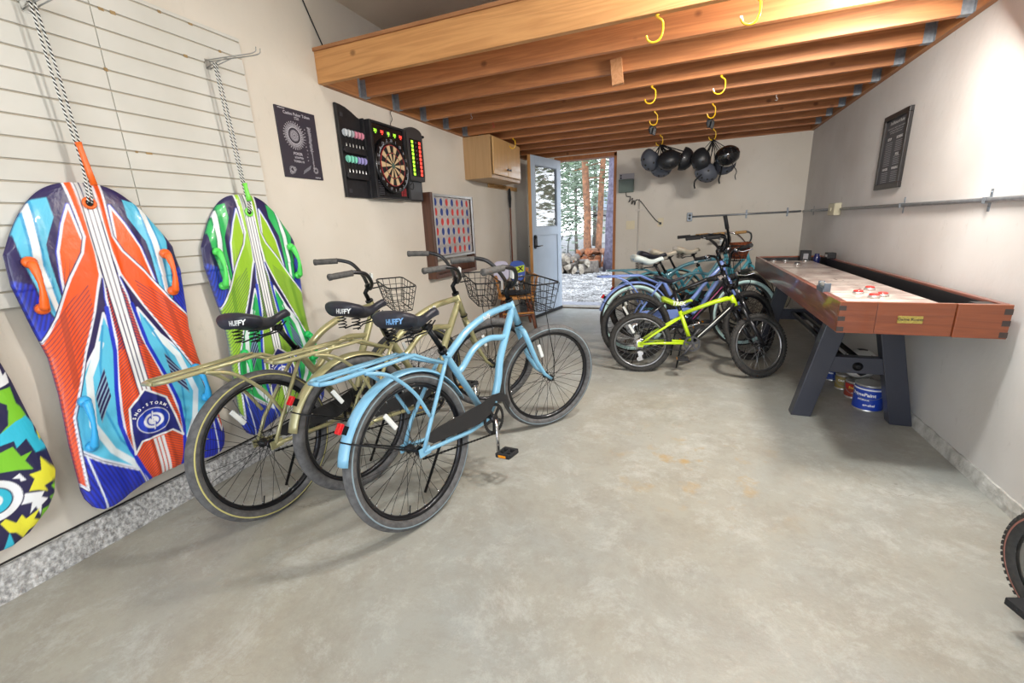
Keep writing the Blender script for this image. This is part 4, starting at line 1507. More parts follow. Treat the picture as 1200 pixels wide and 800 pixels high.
def paddle(name, lab, col, loc, rz, tilt, blank=True):
    t = thing(name, lab, 'paddle', loc, (tilt, 0, rz))
    # local: face toward -y, length along z, grip at bottom
    pr = []
    for k in range(28):
        a = 2 * PI * k / 28
        c_, s_ = math.cos(a), math.sin(a)
        pr.append((.098 * math.copysign(abs(c_) ** .6, c_), .245 + .125 * math.copysign(abs(s_) ** .6, s_)))
    mb = MB().prism(pr, lambda u, v, w: (u, -w + .006, v), .012)
    obj('face', mb, mat('paddle_' + col, col, rough=.35, coat=.2), t, bevel=.002)
    mb = MB().tube([(0, 0, -.0), (0, 0, .10), (0, 0, .13)], [.018, .016, .02], 10, flat=(1, .8))
    obj('grip', mb, mat('white_grip', 'dcdcdc', rough=.6), t)
    mb = MB().lathe((0, 0, -.006), (0, 0, 1), [(0, .019), (.008, .019)], 12)
    obj('butt_cap', mb, M_rubber, t)
    return t
pb = paddle('pickleball_paddle', 'blue pickleball paddle with lime lettering panel standing on the armchair', '2b4fa8', CC + Vector((.045, -.05, sh + .055)), R(14), R(-14))
mb = MB()
mb.prism([(-.085, .20), (.088, .235), (.088, .315), (-.085, .28)], lambda u, v, w: (u, -.0062 - w, v), .0008)
pn = obj('lime_panel', mb, mat('lime_print', 'c3d92c', rough=.5), pb)
mb = MB()
text_mb(mb, 'SLX', .075, lambda x, y, w: (x * 1.15, -.0072 - w, .258 + y + x * .2), bold=.003)
obj('lettering', mb, M_blk, pn)
mb = MB()
text_mb(mb, 'pickleball', .022, lambda x, y, w: (x + .02, -.0062 - w, .175 + y + x * .2), bold=.0006)
obj('small_lettering', mb, mat('white_print', 'f2f2f2'), pb)
paddle('pickleball_paddle', 'white and lilac pickleball paddle beside the blue one', 'c9c6dd', CC + Vector((-.14, -.10, sh + .06)), R(25), R(-16))
# ================================================================ bicycles
M_tire = mat('tyre_rubber', '5e5d5d', rough=.75, scale=40, col2='4a4949', bump=.2, bscale=90)
M_tireb = mat('tyre_rubber_black', '2b2a29', rough=.8, scale=40, col2='3a3836')
M_rimb = mat('black_rim', '202024', rough=.3, metal=.5, coat=.3)
M_rims = mat('alloy_rim', '8f8f90', rough=.3, metal=.9)
M_spk = mat('dark_spoke', '2a2a2c', rough=.35, metal=.7)
M_spks = mat('steel_spoke', 'a8a8aa', rough=.3, metal=.9)
M_chrome = mat('chrome', 'c9c9cb', rough=.15, metal=1)
M_grip = mat('grey_grip', '5a5856', rough=.8, scale=60, col2='474543')
M_grey_bar = mat('dark_bar', '3a3a3c', rough=.3, metal=.7)
M_sad = mat('black_saddle_vinyl', '2c2d38', rough=.45, scale=30, col2='25262e')
M_redl = mat('red_reflector', 'c8141c', rough=.2, coat=.6)
M_whr = mat('white_reflector', 'd9dbd8', rough=.25, coat=.4)
M_amber = mat('amber_reflector', 'e8911c', rough=.25, coat=.4)

def V(*a):
    return Vector(a)
def wheel(parent, c, r, tw, T, rim, spoke, tire, side=None, knob=False, nsp=36, name='wheel', white=None, rimw=.013, rimd=.017, disc=False):
    """c: hub centre; T transforms local points (steering)"""
    cx, cz = c
    def ring_mb(R0, prof, n=80, smooth=True):
        mb = MB()
        mb.T = T
        rows = []
        for k in range(n):
            a = 2 * PI * k / n
            rows.append([mb.av(V(cx + (R0 + dr) * math.cos(a), dy, cz + (R0 + dr) * math.sin(a))) for dr, dy in prof])
        m = len(prof)
        for k in range(n):
            A, B_ = rows[k], rows[(k + 1) % n]
            for j in range(m):
                mb.af((A[j], A[(j + 1) % m], B_[(j + 1) % m], B_[j]), smooth)
        return mb
    rr = r - tw * .96
    # rim
    w = rimw
    mb = ring_mb(rr, [(.004, w), (-rimd * .5, w * .95), (-rimd, w * .45), (-rimd, -w * .45), (-rimd * .5, -w * .95), (.004, -w), (-.003, -w * .8), (-.003, w * .8)])
    W = obj(name, mb, rim, parent)
    h = tw / 2
    prof = [(h + h * 1.0 * math.cos(a), h * math.sin(a)) for a in [2 * PI * k / 12 for k in range(12)]]
    mb = ring_mb(r - tw, prof, 96)
    if knob:
        for k in range(64):
            for j, yy in enumerate((-.62, 0, .62)):
                a = 2 * PI * (k + .5 * (j % 2)) / 64
                kr = r - h + h * math.cos(yy) - .001
                ct_ = V(cx + kr * math.cos(a), h * math.sin(yy) * 1.02, cz + kr * math.sin(a))
                n_ = V(math.cos(a) * math.cos(yy), math.sin(yy), math.sin(a) * math.cos(yy))
                t_ = V(-math.sin(a), 0, math.cos(a))
                mb.obox(ct_ + n_ * .0015, t_ * r * 2 * PI / 64 * .27, n_.cross(t_) * .0055, n_ * .0028)
    ty = obj('tyre', mb, tire, W)
    if side:      # coloured line round the sidewall
        for s in (-1, 1):
            R1 = (r - tw) + h - h * 1.0 * math.cos(PI * .55) * .0
            p = [(h + h * 1.02 * math.cos(a), s * h * 1.02 * math.sin(a)) for a in (PI * .40, PI * .47)] + [(h + h * .9 * math.cos(a), s * h * .9 * math.sin(a)) for a in (PI * .47, PI * .40)]
            mb = ring_mb(r - tw, p, 96)
            obj('sidewall_line', mb, side, W)
    if white:     # whitewall
        for s in (-1, 1):
            an = [PI * (.42 + .5 * k / 5) for k in range(6)]
            p = [(h + h * 1.02 * math.cos(a), s * h * 1.02 * math.sin(a)) for a in an] + [(h + h * .9 * math.cos(a), s * h * .9 * math.sin(a)) for a in an[::-1]]
            mb = ring_mb(r - tw, p, 96)
            obj('whitewall', mb, white, W)
    mb = MB()
    mb.T = T
    mb.lathe((cx, -.034, cz), (0, 1, 0), [(0, .02), (.006, .022), (.012, .012), (.056, .012), (.062, .022), (.068, .02)], 16)
    mb.cyl((cx, -.062, cz), (cx, .062, cz), .006, seg=8)
    for s in (-1, 1):
        mb.lathe((cx, s * .05, cz), (0, s, 0), [(0, .010), (.010, .010), (.014, .006)], 6)
    obj('hub', mb, M_grey_bar, W)
    mb = MB()
    mb.T = T
    R1 = rr - rimd
    for k in range(nsp):
        s = 1 if k % 2 else -1
        a = 2 * PI * k / nsp
        off = (.75 if (k // 2) % 2 else -.75)
        mb.tube([(cx + .021 * math.cos(a + off), s * .030, cz + .021 * math.sin(a + off)), (cx + R1 * math.cos(a), s * .003, cz + R1 * math.sin(a))], .00125, 3, caps=False)
    obj('spokes', mb, spoke, W, kind='stuff')
    if nsp == 36:
        mb = MB()
        mb.T = T
        for k in range(nsp):
            a = 2 * PI * k / nsp
            mb.tube([(cx + (R1 - .012) * math.cos(a), 0, cz + (R1 - .012) * math.sin(a)), (cx + R1 * math.cos(a), 0, cz + R1 * math.sin(a))], .0024, 4)
        obj('spoke_nipples', mb, M_chrome, W, kind='stuff')
    a = -1.9
    mb = MB()
    mb.T = T
    mb.tube([(cx + R1 * math.cos(a), 0, cz + R1 * math.sin(a)), (cx + (R1 - .035) * math.cos(a), 0, cz + (R1 - .035) * math.sin(a))], .0036, 6)
    obj('valve', mb, M_rubber, W)
    a = 2.1 if cx < .3 else 1.9
    mb = MB()
    mb.T = T
    e1, e2 = V(math.cos(a), 0, math.sin(a)), V(0, 1, 0)
    mb.obox(V(cx, 0, cz) + e1 * R1 * .72 + V(0, -.012, 0), e1 * .042, e2 * .005, V(-math.sin(a), 0, math.cos(a)) * .010)
    obj('wheel_reflector', mb, M_whr, W, bevel=.002)
    if disc:
        mb = MB()
        mb.T = T
        mb.lathe((cx, .038, cz), (0, 1, 0), [(0, .08), (.002, .08)], 28)
        obj('brake_disc', mb, M_rims, W)
    return W

def crank(parent, c, ang, arm=.165, ring=.085, pedal_mat=None, M_ring=None, guard=False):
    cx, cz = c
    mb = MB()
    y0 = -.05
    # toothed ring with spider
    n = 40
    def rg(r0, r1, y, th, teeth=False):
        A, B_, C_, D_ = [], [], [], []
        m = n * 2 if teeth else 36
        for k in range(m):
            a = 2 * PI * k / m
            ro = r1 + (.004 if teeth and k % 2 else 0)
            A.append(mb.av((cx + ro * math.cos(a), y - th / 2, cz + ro * math.sin(a))))
            B_.append(mb.av((cx + ro * math.cos(a), y + th / 2, cz + ro * math.sin(a))))
            C_.append(mb.av((cx + r0 * math.cos(a), y + th / 2, cz + r0 * math.sin(a))))
            D_.append(mb.av((cx + r0 * math.cos(a), y - th / 2, cz + r0 * math.sin(a))))
        for k in range(m):
            q = (k + 1) % m
            for X, Y in ((A, B_), (B_, C_), (C_, D_), (D_, A)):
                mb.af((X[k], X[q], Y[q], Y[k]))
    rg(ring * .82, ring, y0, .004, True)
    for k in range(5):
        a = ang + 2 * PI * k / 5
        mb.bar((cx, y0, cz), (cx + ring * .86 * math.cos(a), y0, cz + ring * .86 * math.sin(a)), .004, .016, up=(0, 1, 0)) if False else mb.obox(V(cx + ring * .45 * math.cos(a), y0, cz + ring * .45 * math.sin(a)), V(math.cos(a), 0, math.sin(a)) * ring * .42, V(0, .003, 0), V(-math.sin(a), 0, math.cos(a)) * .008)
    mb.lathe((cx, y0 - .01, cz), (0, 1, 0), [(0, .022), (.02, .024), (.12, .02)], 14)
    K = obj('crankset', mb, M_ring or M_rimb, parent)
    for s, a in ((-1, ang), (1, ang + PI)):
        e = V(cx + arm * math.cos(a), s * .078, cz + arm * math.sin(a))
        mb = MB().tube([(cx, s * .062, cz), V(cx, s * .062, cz) * .5 + e * .5 + V(0, s * .004, 0), e], [.015, .011, .012], 8, flat=(1, .6))
        obj('crank_arm', mb, M_ring or M_chrome, K)
        mb = MB()
        c_ = e + V(0, s * .055, 0)
        mb.cyl(e, e + V(0, s * .095, 0), .006, seg=8)
        for dx in (-.034, .034):
            mb.box((c_.x + dx - .009, c_.y - .042, c_.z - .011), (c_.x + dx + .009, c_.y + .042, c_.z + .011))
        for dy in (-.040, 0, .040):
            mb.box((c_.x - .034, c_.y + dy - .005, c_.z - .010), (c_.x + .034, c_.y + dy + .005, c_.z + .010))
        P_ = obj('pedal', mb, pedal_mat or M_rubber, K, bevel=.002)
        mb = MB()
        for dx in (-.044, .044):
            mb.box((c_.x + dx - .0015, c_.y - .022, c_.z - .006), (c_.x + dx + .0015, c_.y + .022, c_.z + .006))
        # reflectors sit on the pedal ends; joined to the crankset level
        obj('pedal_reflectors', mb, M_amber, K, kind='stuff')
    return K
def chain(parent, a, ra, b, rb, mat_, y=-.05):
    (ax, az), (bx, bz) = a, b
    mb = MB()
    d = math.atan2(bz - az, bx - ax)
    for sg in (1, -1):
        n_ = d + sg * PI / 2
        p0 = V(ax + ra * math.cos(n_), y, az + ra * math.sin(n_))
        p1 = V(bx + rb * math.cos(n_), y, bz + rb * math.sin(n_))
        N = 44
        for k in range(N):
            s0, s1 = k / N, (k + .8) / N
            mb.bar(p0.lerp(p1, s0), p0.lerp(p1, s1), .004 if k % 2 else .007, .009 if k % 2 else .006)
    return obj('chain', mb, mat_, parent, kind='stuff')

def saddle(parent, c, L_, wd, m, tilt=0, springs=True, word=None, wordm=None, h=.072, top=None):
    """c = point on the rails under the saddle, local +x is the nose"""
    cx, cz = c
    mb = MB()
    NX, NA = 18, 20
    rows = []
    for i in range(NX + 1):
        s = i / NX
        x = cx - L_ * .52 + L_ * s
        wd_ = wd * (1.0 if s < .28 else max(.17, 1.0 - ((s - .28) / .34) ** 1.2)) if s < .62 else wd * .2
        if s >= .28:
            u = (s - .28) / .72
            wd_ = wd * (.17 + .83 * (1 - min(1, u / .62)) ** 1.35)
        if s < .08:
            wd_ *= .72 + .28 * math.sin(PI / 2 * s / .08)
        if s > .92:
            wd_ *= 1 - .5 * ((s - .92) / .08) ** 2
        hh = h * (1.0 if s < .4 else 1.0 - .45 * min(1, (s - .4) / .3)) * (.9 if i == 0 else .55 if i == NX else 1)
        z = cz + .02 + .018 * math.cos(s * 2 * PI) + (s - .5) * tilt
        row = []
        for j in range(NA):
            a = 2 * PI * j / NA
            ca, sa = math.cos(a), math.sin(a)
            yy = wd_ / 2 * math.copysign(abs(ca) ** .8, ca)
            zz = z + hh * (.62 + .38 * sa if sa > 0 else .62 + .62 * sa)
            row.append(mb.av((x, yy, zz)))
        rows.append(row)
    for A, B_ in zip(rows, rows[1:]):
        for j in range(NA):
            mb.af((A[j], A[(j + 1) % NA], B_[(j + 1) % NA], B_[j]), True)
    mb.af(rows[0][::-1], True)
    mb.af(rows[-1], True)
    S = obj('saddle', mb, m, parent)
    if springs:
        mb = MB()
        for sy in (-1, 1):
            pts = []
            for k in range(49):
                a = k / 48 * 4 * 2 * PI
                pts.append((cx - L_ * .30 + .019 * math.cos(a), sy * wd * .27 + .019 * math.sin(a), cz - .035 + .062 * k / 48))
            mb.tube(pts, .0028, 5)
            mb.tube([(cx + L_ * .36, sy * .012, cz + .02), (cx + L_ * .15, sy * .022, cz - .018), (cx - L_ * .1, sy * .022, cz - .022), (cx - L_ * .28, sy * wd * .25, cz - .036)], .0035, 6)
        obj('springs', mb, M_black, S)
    if word:
        mb = MB()
        xr, hw_ = cx - L_ * .52, wd * .5
        path = [(xr - .002, -.012), (xr - .002, -hw_ * .70), (xr + .012, -hw_ * .92), (xr + .026, -hw_ * 1.005), (xr + .30, -hw_ * 1.012)]
        def on_path(u):
            for (xa, ya), (xb_, yb2) in zip(path, path[1:]):
                l_ = math.hypot(xb_ - xa, yb2 - ya)
                if u <= l_:
                    return xa + (xb_ - xa) * u / l_, ya + (yb2 - ya) * u / l_
                u -= l_
            return path[-1]
        def fw_(u, v, w):
            x_, y_ = on_path(max(0, u + v * .2))
            return (x_, y_ - .0012, cz + .042 + h * .30 + v)
        text_mb(mb, word, h * .42, fw_, bold=.0011, align='LEFT')
        obj('lettering', mb, wordm or M_whr, S)
    return S

def steer_T(hT, ang, st):
    k = Vector((-math.sin(ang), 0, math.cos(ang)))
    o_ = Vector((hT[0], 0, hT[1]))
    q = Quaternion(k, -st)
    return lambda p: o_ + q @ (Vector(p) - o_)

def basket(parent, T, x0, x1, hw, zt, zb, m, inset=.03, nx=4, ny=5, nz=4):
    mb = MB()
    mb.T = T
    def corner(s, t, f):  # s,t in -1..1, f 0 top..1 bottom
        xm, hx = (x0 + x1) / 2, (x1 - x0) / 2
        return V(xm + s * (hx - inset * f) + .01 * f, t * (hw - inset * f), zt + (zb - zt) * f)
    def loop(f, r):
        pts = []
        for (s0, t0), (s1, t1) in (((-1, -1), (1, -1)), ((1, -1), (1, 1)), ((1, 1), (-1, 1)), ((-1, 1), (-1, -1))):
            for k in range(6):
                u = .08 + .84 * k / 5
                pts.append(corner(s0 + (s1 - s0) * u, t0 + (t1 - t0) * u, f))
        mb.tube(pts, r, 6, closed=True)
    loop(0, .0042)
    for k in range(1, nz):
        loop(k / nz, .0019)
    loop(1, .0025)
    for k in range(nx + 1):
        s = -1 + 2 * k / nx
        s = max(-.94, min(.94, s))
        mb.tube([corner(s, -1, 0), corner(s, -1, 1), corner(s, 1, 1), corner(s, 1, 0)], .0019, 4)
    for k in range(ny + 1):
        s = -1 + 2 * k / ny
        s = max(-.94, min(.94, s))
        mb.tube([corner(-1, s, 0), corner(-1, s, 1), corner(1, s, 1), corner(1, s, 0)], .0019, 4)
    return obj('basket', mb, m, parent)

def cruiser(name, label, pose, paint, paint2=None, st=None, tire=None, side=None, white=None, fender=True, rack=True, bask=True, gripm=None, barm=None, sadm=None, word='HUFFY', wordm=None, guard=None, rim=None, crank_a=None, group=None, step=False, basket_fn=None, rack2=None, gx=.577, gy=.221):
    X, Y, hd, lean, s0 = pose
    t = thing(name, label, 'bicycle', (X, Y, 0), (lean, 0, PI / 2 - hd), group)
    rb = .338
    ang = .366
    hT, hl = (.825, .855), .151
    k_ = V(-math.sin(ang), 0, math.cos(ang))
    hTv = V(hT[0], 0, hT[1])
    hBv = hTv - k_ * hl
    pf = V(math.cos(ang), 0, math.sin(ang))
    hub = hBv - k_ * .423 + pf * .059
    T = steer_T(hT, ang, s0)
    paint2 = paint2 or paint
    gripm = gripm or M_grip
    barm = barm or M_grey_bar
    rim = rim or M_rimb
    tire = tire or M_tire
    wheel(t, (0, rb), rb, .052, None, rim, M_spk, tire, side, white=white, name='rear_wheel')
    wheel(t, (hub.x, hub.z), rb - .003, .052, T, rim, M_spk, tire, side, white=white, name='front_wheel')
    # frame
    sc, bb = V(.285, 0, .672), V(.49, 0, .292)
    mb = MB()
    mb.tube([V(.262, 0, .715), sc, bb], .0175, 12)
    mb.tube([hTv + k_ * .008, hBv - k_ * .006], .0205, 12)
    if step:
        mb.tube(smooth_path([hBv + k_ * .10, (.70, 0, .66), (.55, 0, .48), (.44, 0, .42), (.40, 0, .455)], 6), .0175, 12)
        mb.tube(smooth_path([hBv + k_ * .03, (.74, 0, .56), (.63, 0, .38), bb], 6), .019, 12)
    else:
        mb.tube(smooth_path([sc + V(-.005, 0, .0), (.35, 0, .715), (.46, 0, .772), (.62, 0, .815), (.74, 0, .825), hTv - k_ * .03], 6), .0185, 12)
        mb.tube(smooth_path([(.752, 0, .672), (.71, 0, .672), (.60, 0, .690), (.48, 0, .668), (.375, 0, .60), (.33, 0, .585)], 6), .0165, 12)
        mb.tube(smooth_path([hBv + k_ * .10, (.735, 0, .655), (.67, 0, .56), (.625, 0, .45), (.56, 0, .35), bb], 6), .021, 12)
    mb.cyl((bb.x, -.036, bb.z), (bb.x, .036, bb.z), .022, seg=14)
    for s in (-1, 1):
        mb.tube([(bb.x - .02, s * .03, bb.z), (.30, s * .050, .300), (.06, s * .062, .332), (0, s * .062, rb)], [.011, .011, .010, .009], 10)
        mb.tube([(0, s * .062, rb + .004), (.06, s * .062, .44), (.21, s * .035, .625), (.255, s * .022, .675)], [.009, .009, .0095, .0095], 10)
        mb.obox((.005, s * .062, rb), (.030, 0, 0), (0, .003, 0), (0, 0, .018))
    mb.bar((.215, -.035, .30), (.215, .035, .30), .02, .012)
    fr = obj('frame', mb, paint, t)
    # curved badge / lettering on the top tube
    mb = MB()
    if not step:
        P0, P1 = V(.56, -.0192, .800), V(.68, -.0192, .822)
        d_ = (P1 - P0)
        text_mb(mb, word.lower() if word else 'bay', .030, lambda u, v, w: (P0.x + u, -.0190 - w * 2, P0.z + .004 + u * .16 + v), bold=.0006, align='LEFT')
        obj('frame_decal', mb, M_whr, fr)
    # fork
    mb = MB()
    mb.T = T
    mb.tube([hBv + k_ * .01, hBv - k_ * .03], .019, 12)
    for s in (-1, 1):
        mb.tube([hBv - k_ * .028 + V(0, s * .012, 0), hBv - k_ * .045 + V(0, s * .042, 0), hBv - k_ * .10 + V(0, s * .05, 0), hBv - k_ * .25 + V(0, s * .052, 0) + pf * .004, hBv - k_ * .36 + V(0, s * .052, 0) + pf * .024, hub + V(0, s * .052, 0)], [.016, .0165, .0155, .014, .011, .008], 10)
    fk = obj('fork', mb, paint2, t)
    mb = MB()
    mb.T = T
    mb.lathe(hBv - k_ * .008, k_, [(0, .0235), (.008, .0235)], 14)
    mb.lathe(hTv - k_ * .0, k_, [(0, .0235), (.012, .0225)], 14)
    obj('headset', mb, M_black, t)
    # stem + bar
    mb = MB()
    mb.T = T
    cl = hTv + k_ * .085 + pf * .035
    mb.tube([hTv, hTv + k_ * .06, cl], [.013, .013, .015], 10)
    mb.cyl(cl + V(0, -.022, 0), cl + V(0, .022, 0), .019, seg=12)
    obj('stem', mb, M_black, t)
    mb = MB()
    mb.T = T
    e = [cl, cl + V(.003, .04, .006), cl + V(-.008, .10, .052), cl + V(-.05, gy * .72, .110), cl + V(-.115, gy * .84, .131), V(.677, gy - .03, 1.075), V(gx, gy, 1.069)]
    L_ = smooth_path(e, 6)
    Rr = [V(p.x, -p.y, p.z) for p in L_]
    mb.tube(Rr[::-1] + L_[1:], .0112, 10)
    hb = obj('handlebar', mb, barm, t)
    for s in (-1, 1):
        mb = MB()
        mb.T = T
        a, b = V(gx, s * gy, 1.069), V(gx + .125, s * (gy - .033), 1.075)
        pts = [a + (b - a) * q for q in (-.04, 0, .08, .12, .3, .5, .7, .9, 1)]
        mb.tube(pts, [.013, .0185, .0185, .0165, .0172, .0165, .0172, .0165, .0175], 12)
        obj('grip', mb, gripm, hb)
    if bask:
        basket(t, T, .905, 1.075, .135, .955, .80, M_black)
        mb = MB()
        mb.T = T
        for s in (-1, 1):
            mb.tube([(1.02, s * .07, .80), hub + V(-.0, s * .075, .12), hub + V(0, s * .066, 0)], .0028, 5)
            mb.tube([(.905, s * .05, .955), cl + V(.01, s * .05, 0)], .004, 6)
        obj('basket_stay', mb, M_black, t)
        mb = MB()
        mb.T = T
        mb.obox(cl + V(.02, 0, .055), V(.006, 0, 0), V(0, .018, 0), V(0, 0, .024))
        obj('front_reflector', mb, M_whr, t, bevel=.003)
    # seat post & saddle
    mb = MB()
    mb.tube([V(.262, 0, .715), V(.195, 0, .84)], .0125, 10)
    obj('seat_post', mb, M_black, t)
    mb = MB()
    mb.lathe((.267, 0, .702), (-.47, 0, .88), [(0, .0215), (.022, .0215)], 14)
    mb.tube([(.25, -.02, .712), (.235, -.05, .70)], .005, 6)
    obj('seat_clamp', mb, M_black, t)
    saddle(t, (.13, .84), .30, .205, sadm or M_sad, springs=True, word=word, wordm=wordm)
    mb = MB()
    mb.lathe((.195, -.02, .838), (0, 1, 0), [(0, .016), (.04, .016)], 10)
    obj('saddle_clamp', mb, M_black, t)
    if rack:
        mb = MB()
        rp = rack2 or paint
        for s in (-1, 1):
            mb.tube([(-.36, s * .035, .752), (-.33, s * .065, .752), (.045, s * .058, .750), (.12, s * .045, .712), (.235, s * .024, .662)], .0085, 8)
            mb.tube(smooth_path([(-.20, s * .064, .745), (-.10, s * .07, .705), (0, s * .072, .60), (.062, s * .068, .475)], 5), .008, 8)
        mb.tube([(-.36, -.035, .752), (-.36, .035, .752)], .0085, 8)
        for q in (-.18, .045):
            mb.tube([(q, -.06, .750), (q, .06, .750)], .006, 6)
        mb.tube([(-.35, .0, .756), (.045, 0, .756)], .006, 6)
        obj('rear_rack', mb, rp, t)
    if fender:
        for wh, cx, cz, a0, a1, TT in (('rear', 0, rb, .28 * PI, 0.92 * PI, None),):
            mb = MB()
            rows = []
            n = 30
            for k in range(n + 1):
                a = .12 * PI + (a1 - .12 * PI) * k / n
                row = []
                for j in range(9):
                    b_ = -1 + 2 * j / 8
                    rr = rb + .018 - .016 * b_ * b_
                    row.append(mb.av((cx + rr * math.cos(a), b_ * .034, cz + rr * math.sin(a))))
                rows.append(row)
            for A, B_ in zip(rows, rows[1:]):
                for j in range(8):
                    mb.af((A[j], A[j + 1], B_[j + 1], B_[j]), True)
            f = obj('rear_fender', mb, paint, t)
            so = f.modifiers.new('thick', 'SOLIDIFY')
            so.thickness = .002
        mb = MB()
        for s in (-1, 1):
            a = .84 * PI
            mb.tube([(0, s * .058, rb), ((rb + .004) * math.cos(a), s * .036, rb + (rb + .004) * math.sin(a))], .0035, 6)
        a = .84 * PI
        mb.tube([((rb + .006) * math.cos(a), -.036, rb + (rb + .006) * math.sin(a)), ((rb + .021) * math.cos(a), 0, rb + (rb + .021) * math.sin(a)), ((rb + .006) * math.cos(a), .036, rb + (rb + .006) * math.sin(a))], .003, 6)
        obj('fender_stay', mb, M_black, t)
        a = .80 * PI
        mb = MB()
        d_ = V(math.cos(a), 0, math.sin(a))
        mb.obox(V(0, 0, rb) + d_ * (rb + .045), d_ * .008, V(0, .014, 0), V(-d_.z, 0, d_.x) * .021)
        mb2 = MB()
        mb2.obox(V(0, 0, rb) + d_ * (rb + .030), d_ * .014, V(0, .012, 0), V(-d_.z, 0, d_.x) * .016)
        obj('reflector_bracket', mb2, M_black, t)
        obj('rear_reflector', mb, M_redl, t, bevel=.004)
    # chain guard
    gm = guard or mat('black_guard', '232325', rough=.45)
    poly = [(.035, .405), (.03, .37), (.055, .352), (.36, .318), (.44, .335), (.50, .385), (.575, .355), (.60, .30), (.615, .335), (.60, .385), (.55, .415), (.48, .425), (.40, .412), (.09, .412)]
    mb = MB().prism(poly, lambda u, v, w: (u, -.066 - w, v), .004)
    obj('chain_guard', mb, gm, t, bevel=.001)
    ca = crank_a if crank_a is not None else math.atan2(.12 - .292, -.04)
    crank(t, (bb.x, bb.z), ca, ring=.078)
    chain(t, (0, rb), .034, (bb.x, bb.z), .078, M_black)
    mb = MB()
    mb.tube([(.215, .035, .295), (.19, .06, .25), (.13, .15, .012 + .15 * math.sin(-lean))], [.008, .007, .007], 8)
    obj('kickstand', mb, M_black, t)
    return t
def paint(n, c, rough=.3, metal=.0):
    return mat(n, c, rough=rough, metal=metal, coat=.6)
P_blue = paint('paint_sky_blue', '78adca')
P_olive = paint('paint_champagne_olive', 'a39d74', .35, .35)
M_blueword = mat('blue_lettering', '6f9fd0', rough=.5)
lead = cruiser('cruiser_bicycle', 'sky blue cruiser bicycle with rear rack, nearest of the three at left', (-1.004, 1.383, .243, -.116, .516), P_blue, side=mat('grey_blue_line', '7f8f96', rough=.7), wordm=M_blueword, group='cruiser bicycles in front of the sleds')
cruiser('cruiser_bicycle', 'olive cruiser bicycle between the blue one and the sleds, with a rear fender', (-1.462, 1.549, .212, -.043, .621), P_olive, group='cruiser bicycles in front of the sleds', crank_a=PI * .93)
cruiser('cruiser_bicycle', 'olive cruiser bicycle nearest the left wall, no fender, yellow line on its tyres', (-1.706, 1.240, .049, -.10, .633), P_olive, fender=False, side=mat('yellow_line', 'b8b070', rough=.7), group='cruiser bicycles in front of the sleds', crank_a=PI * .05)
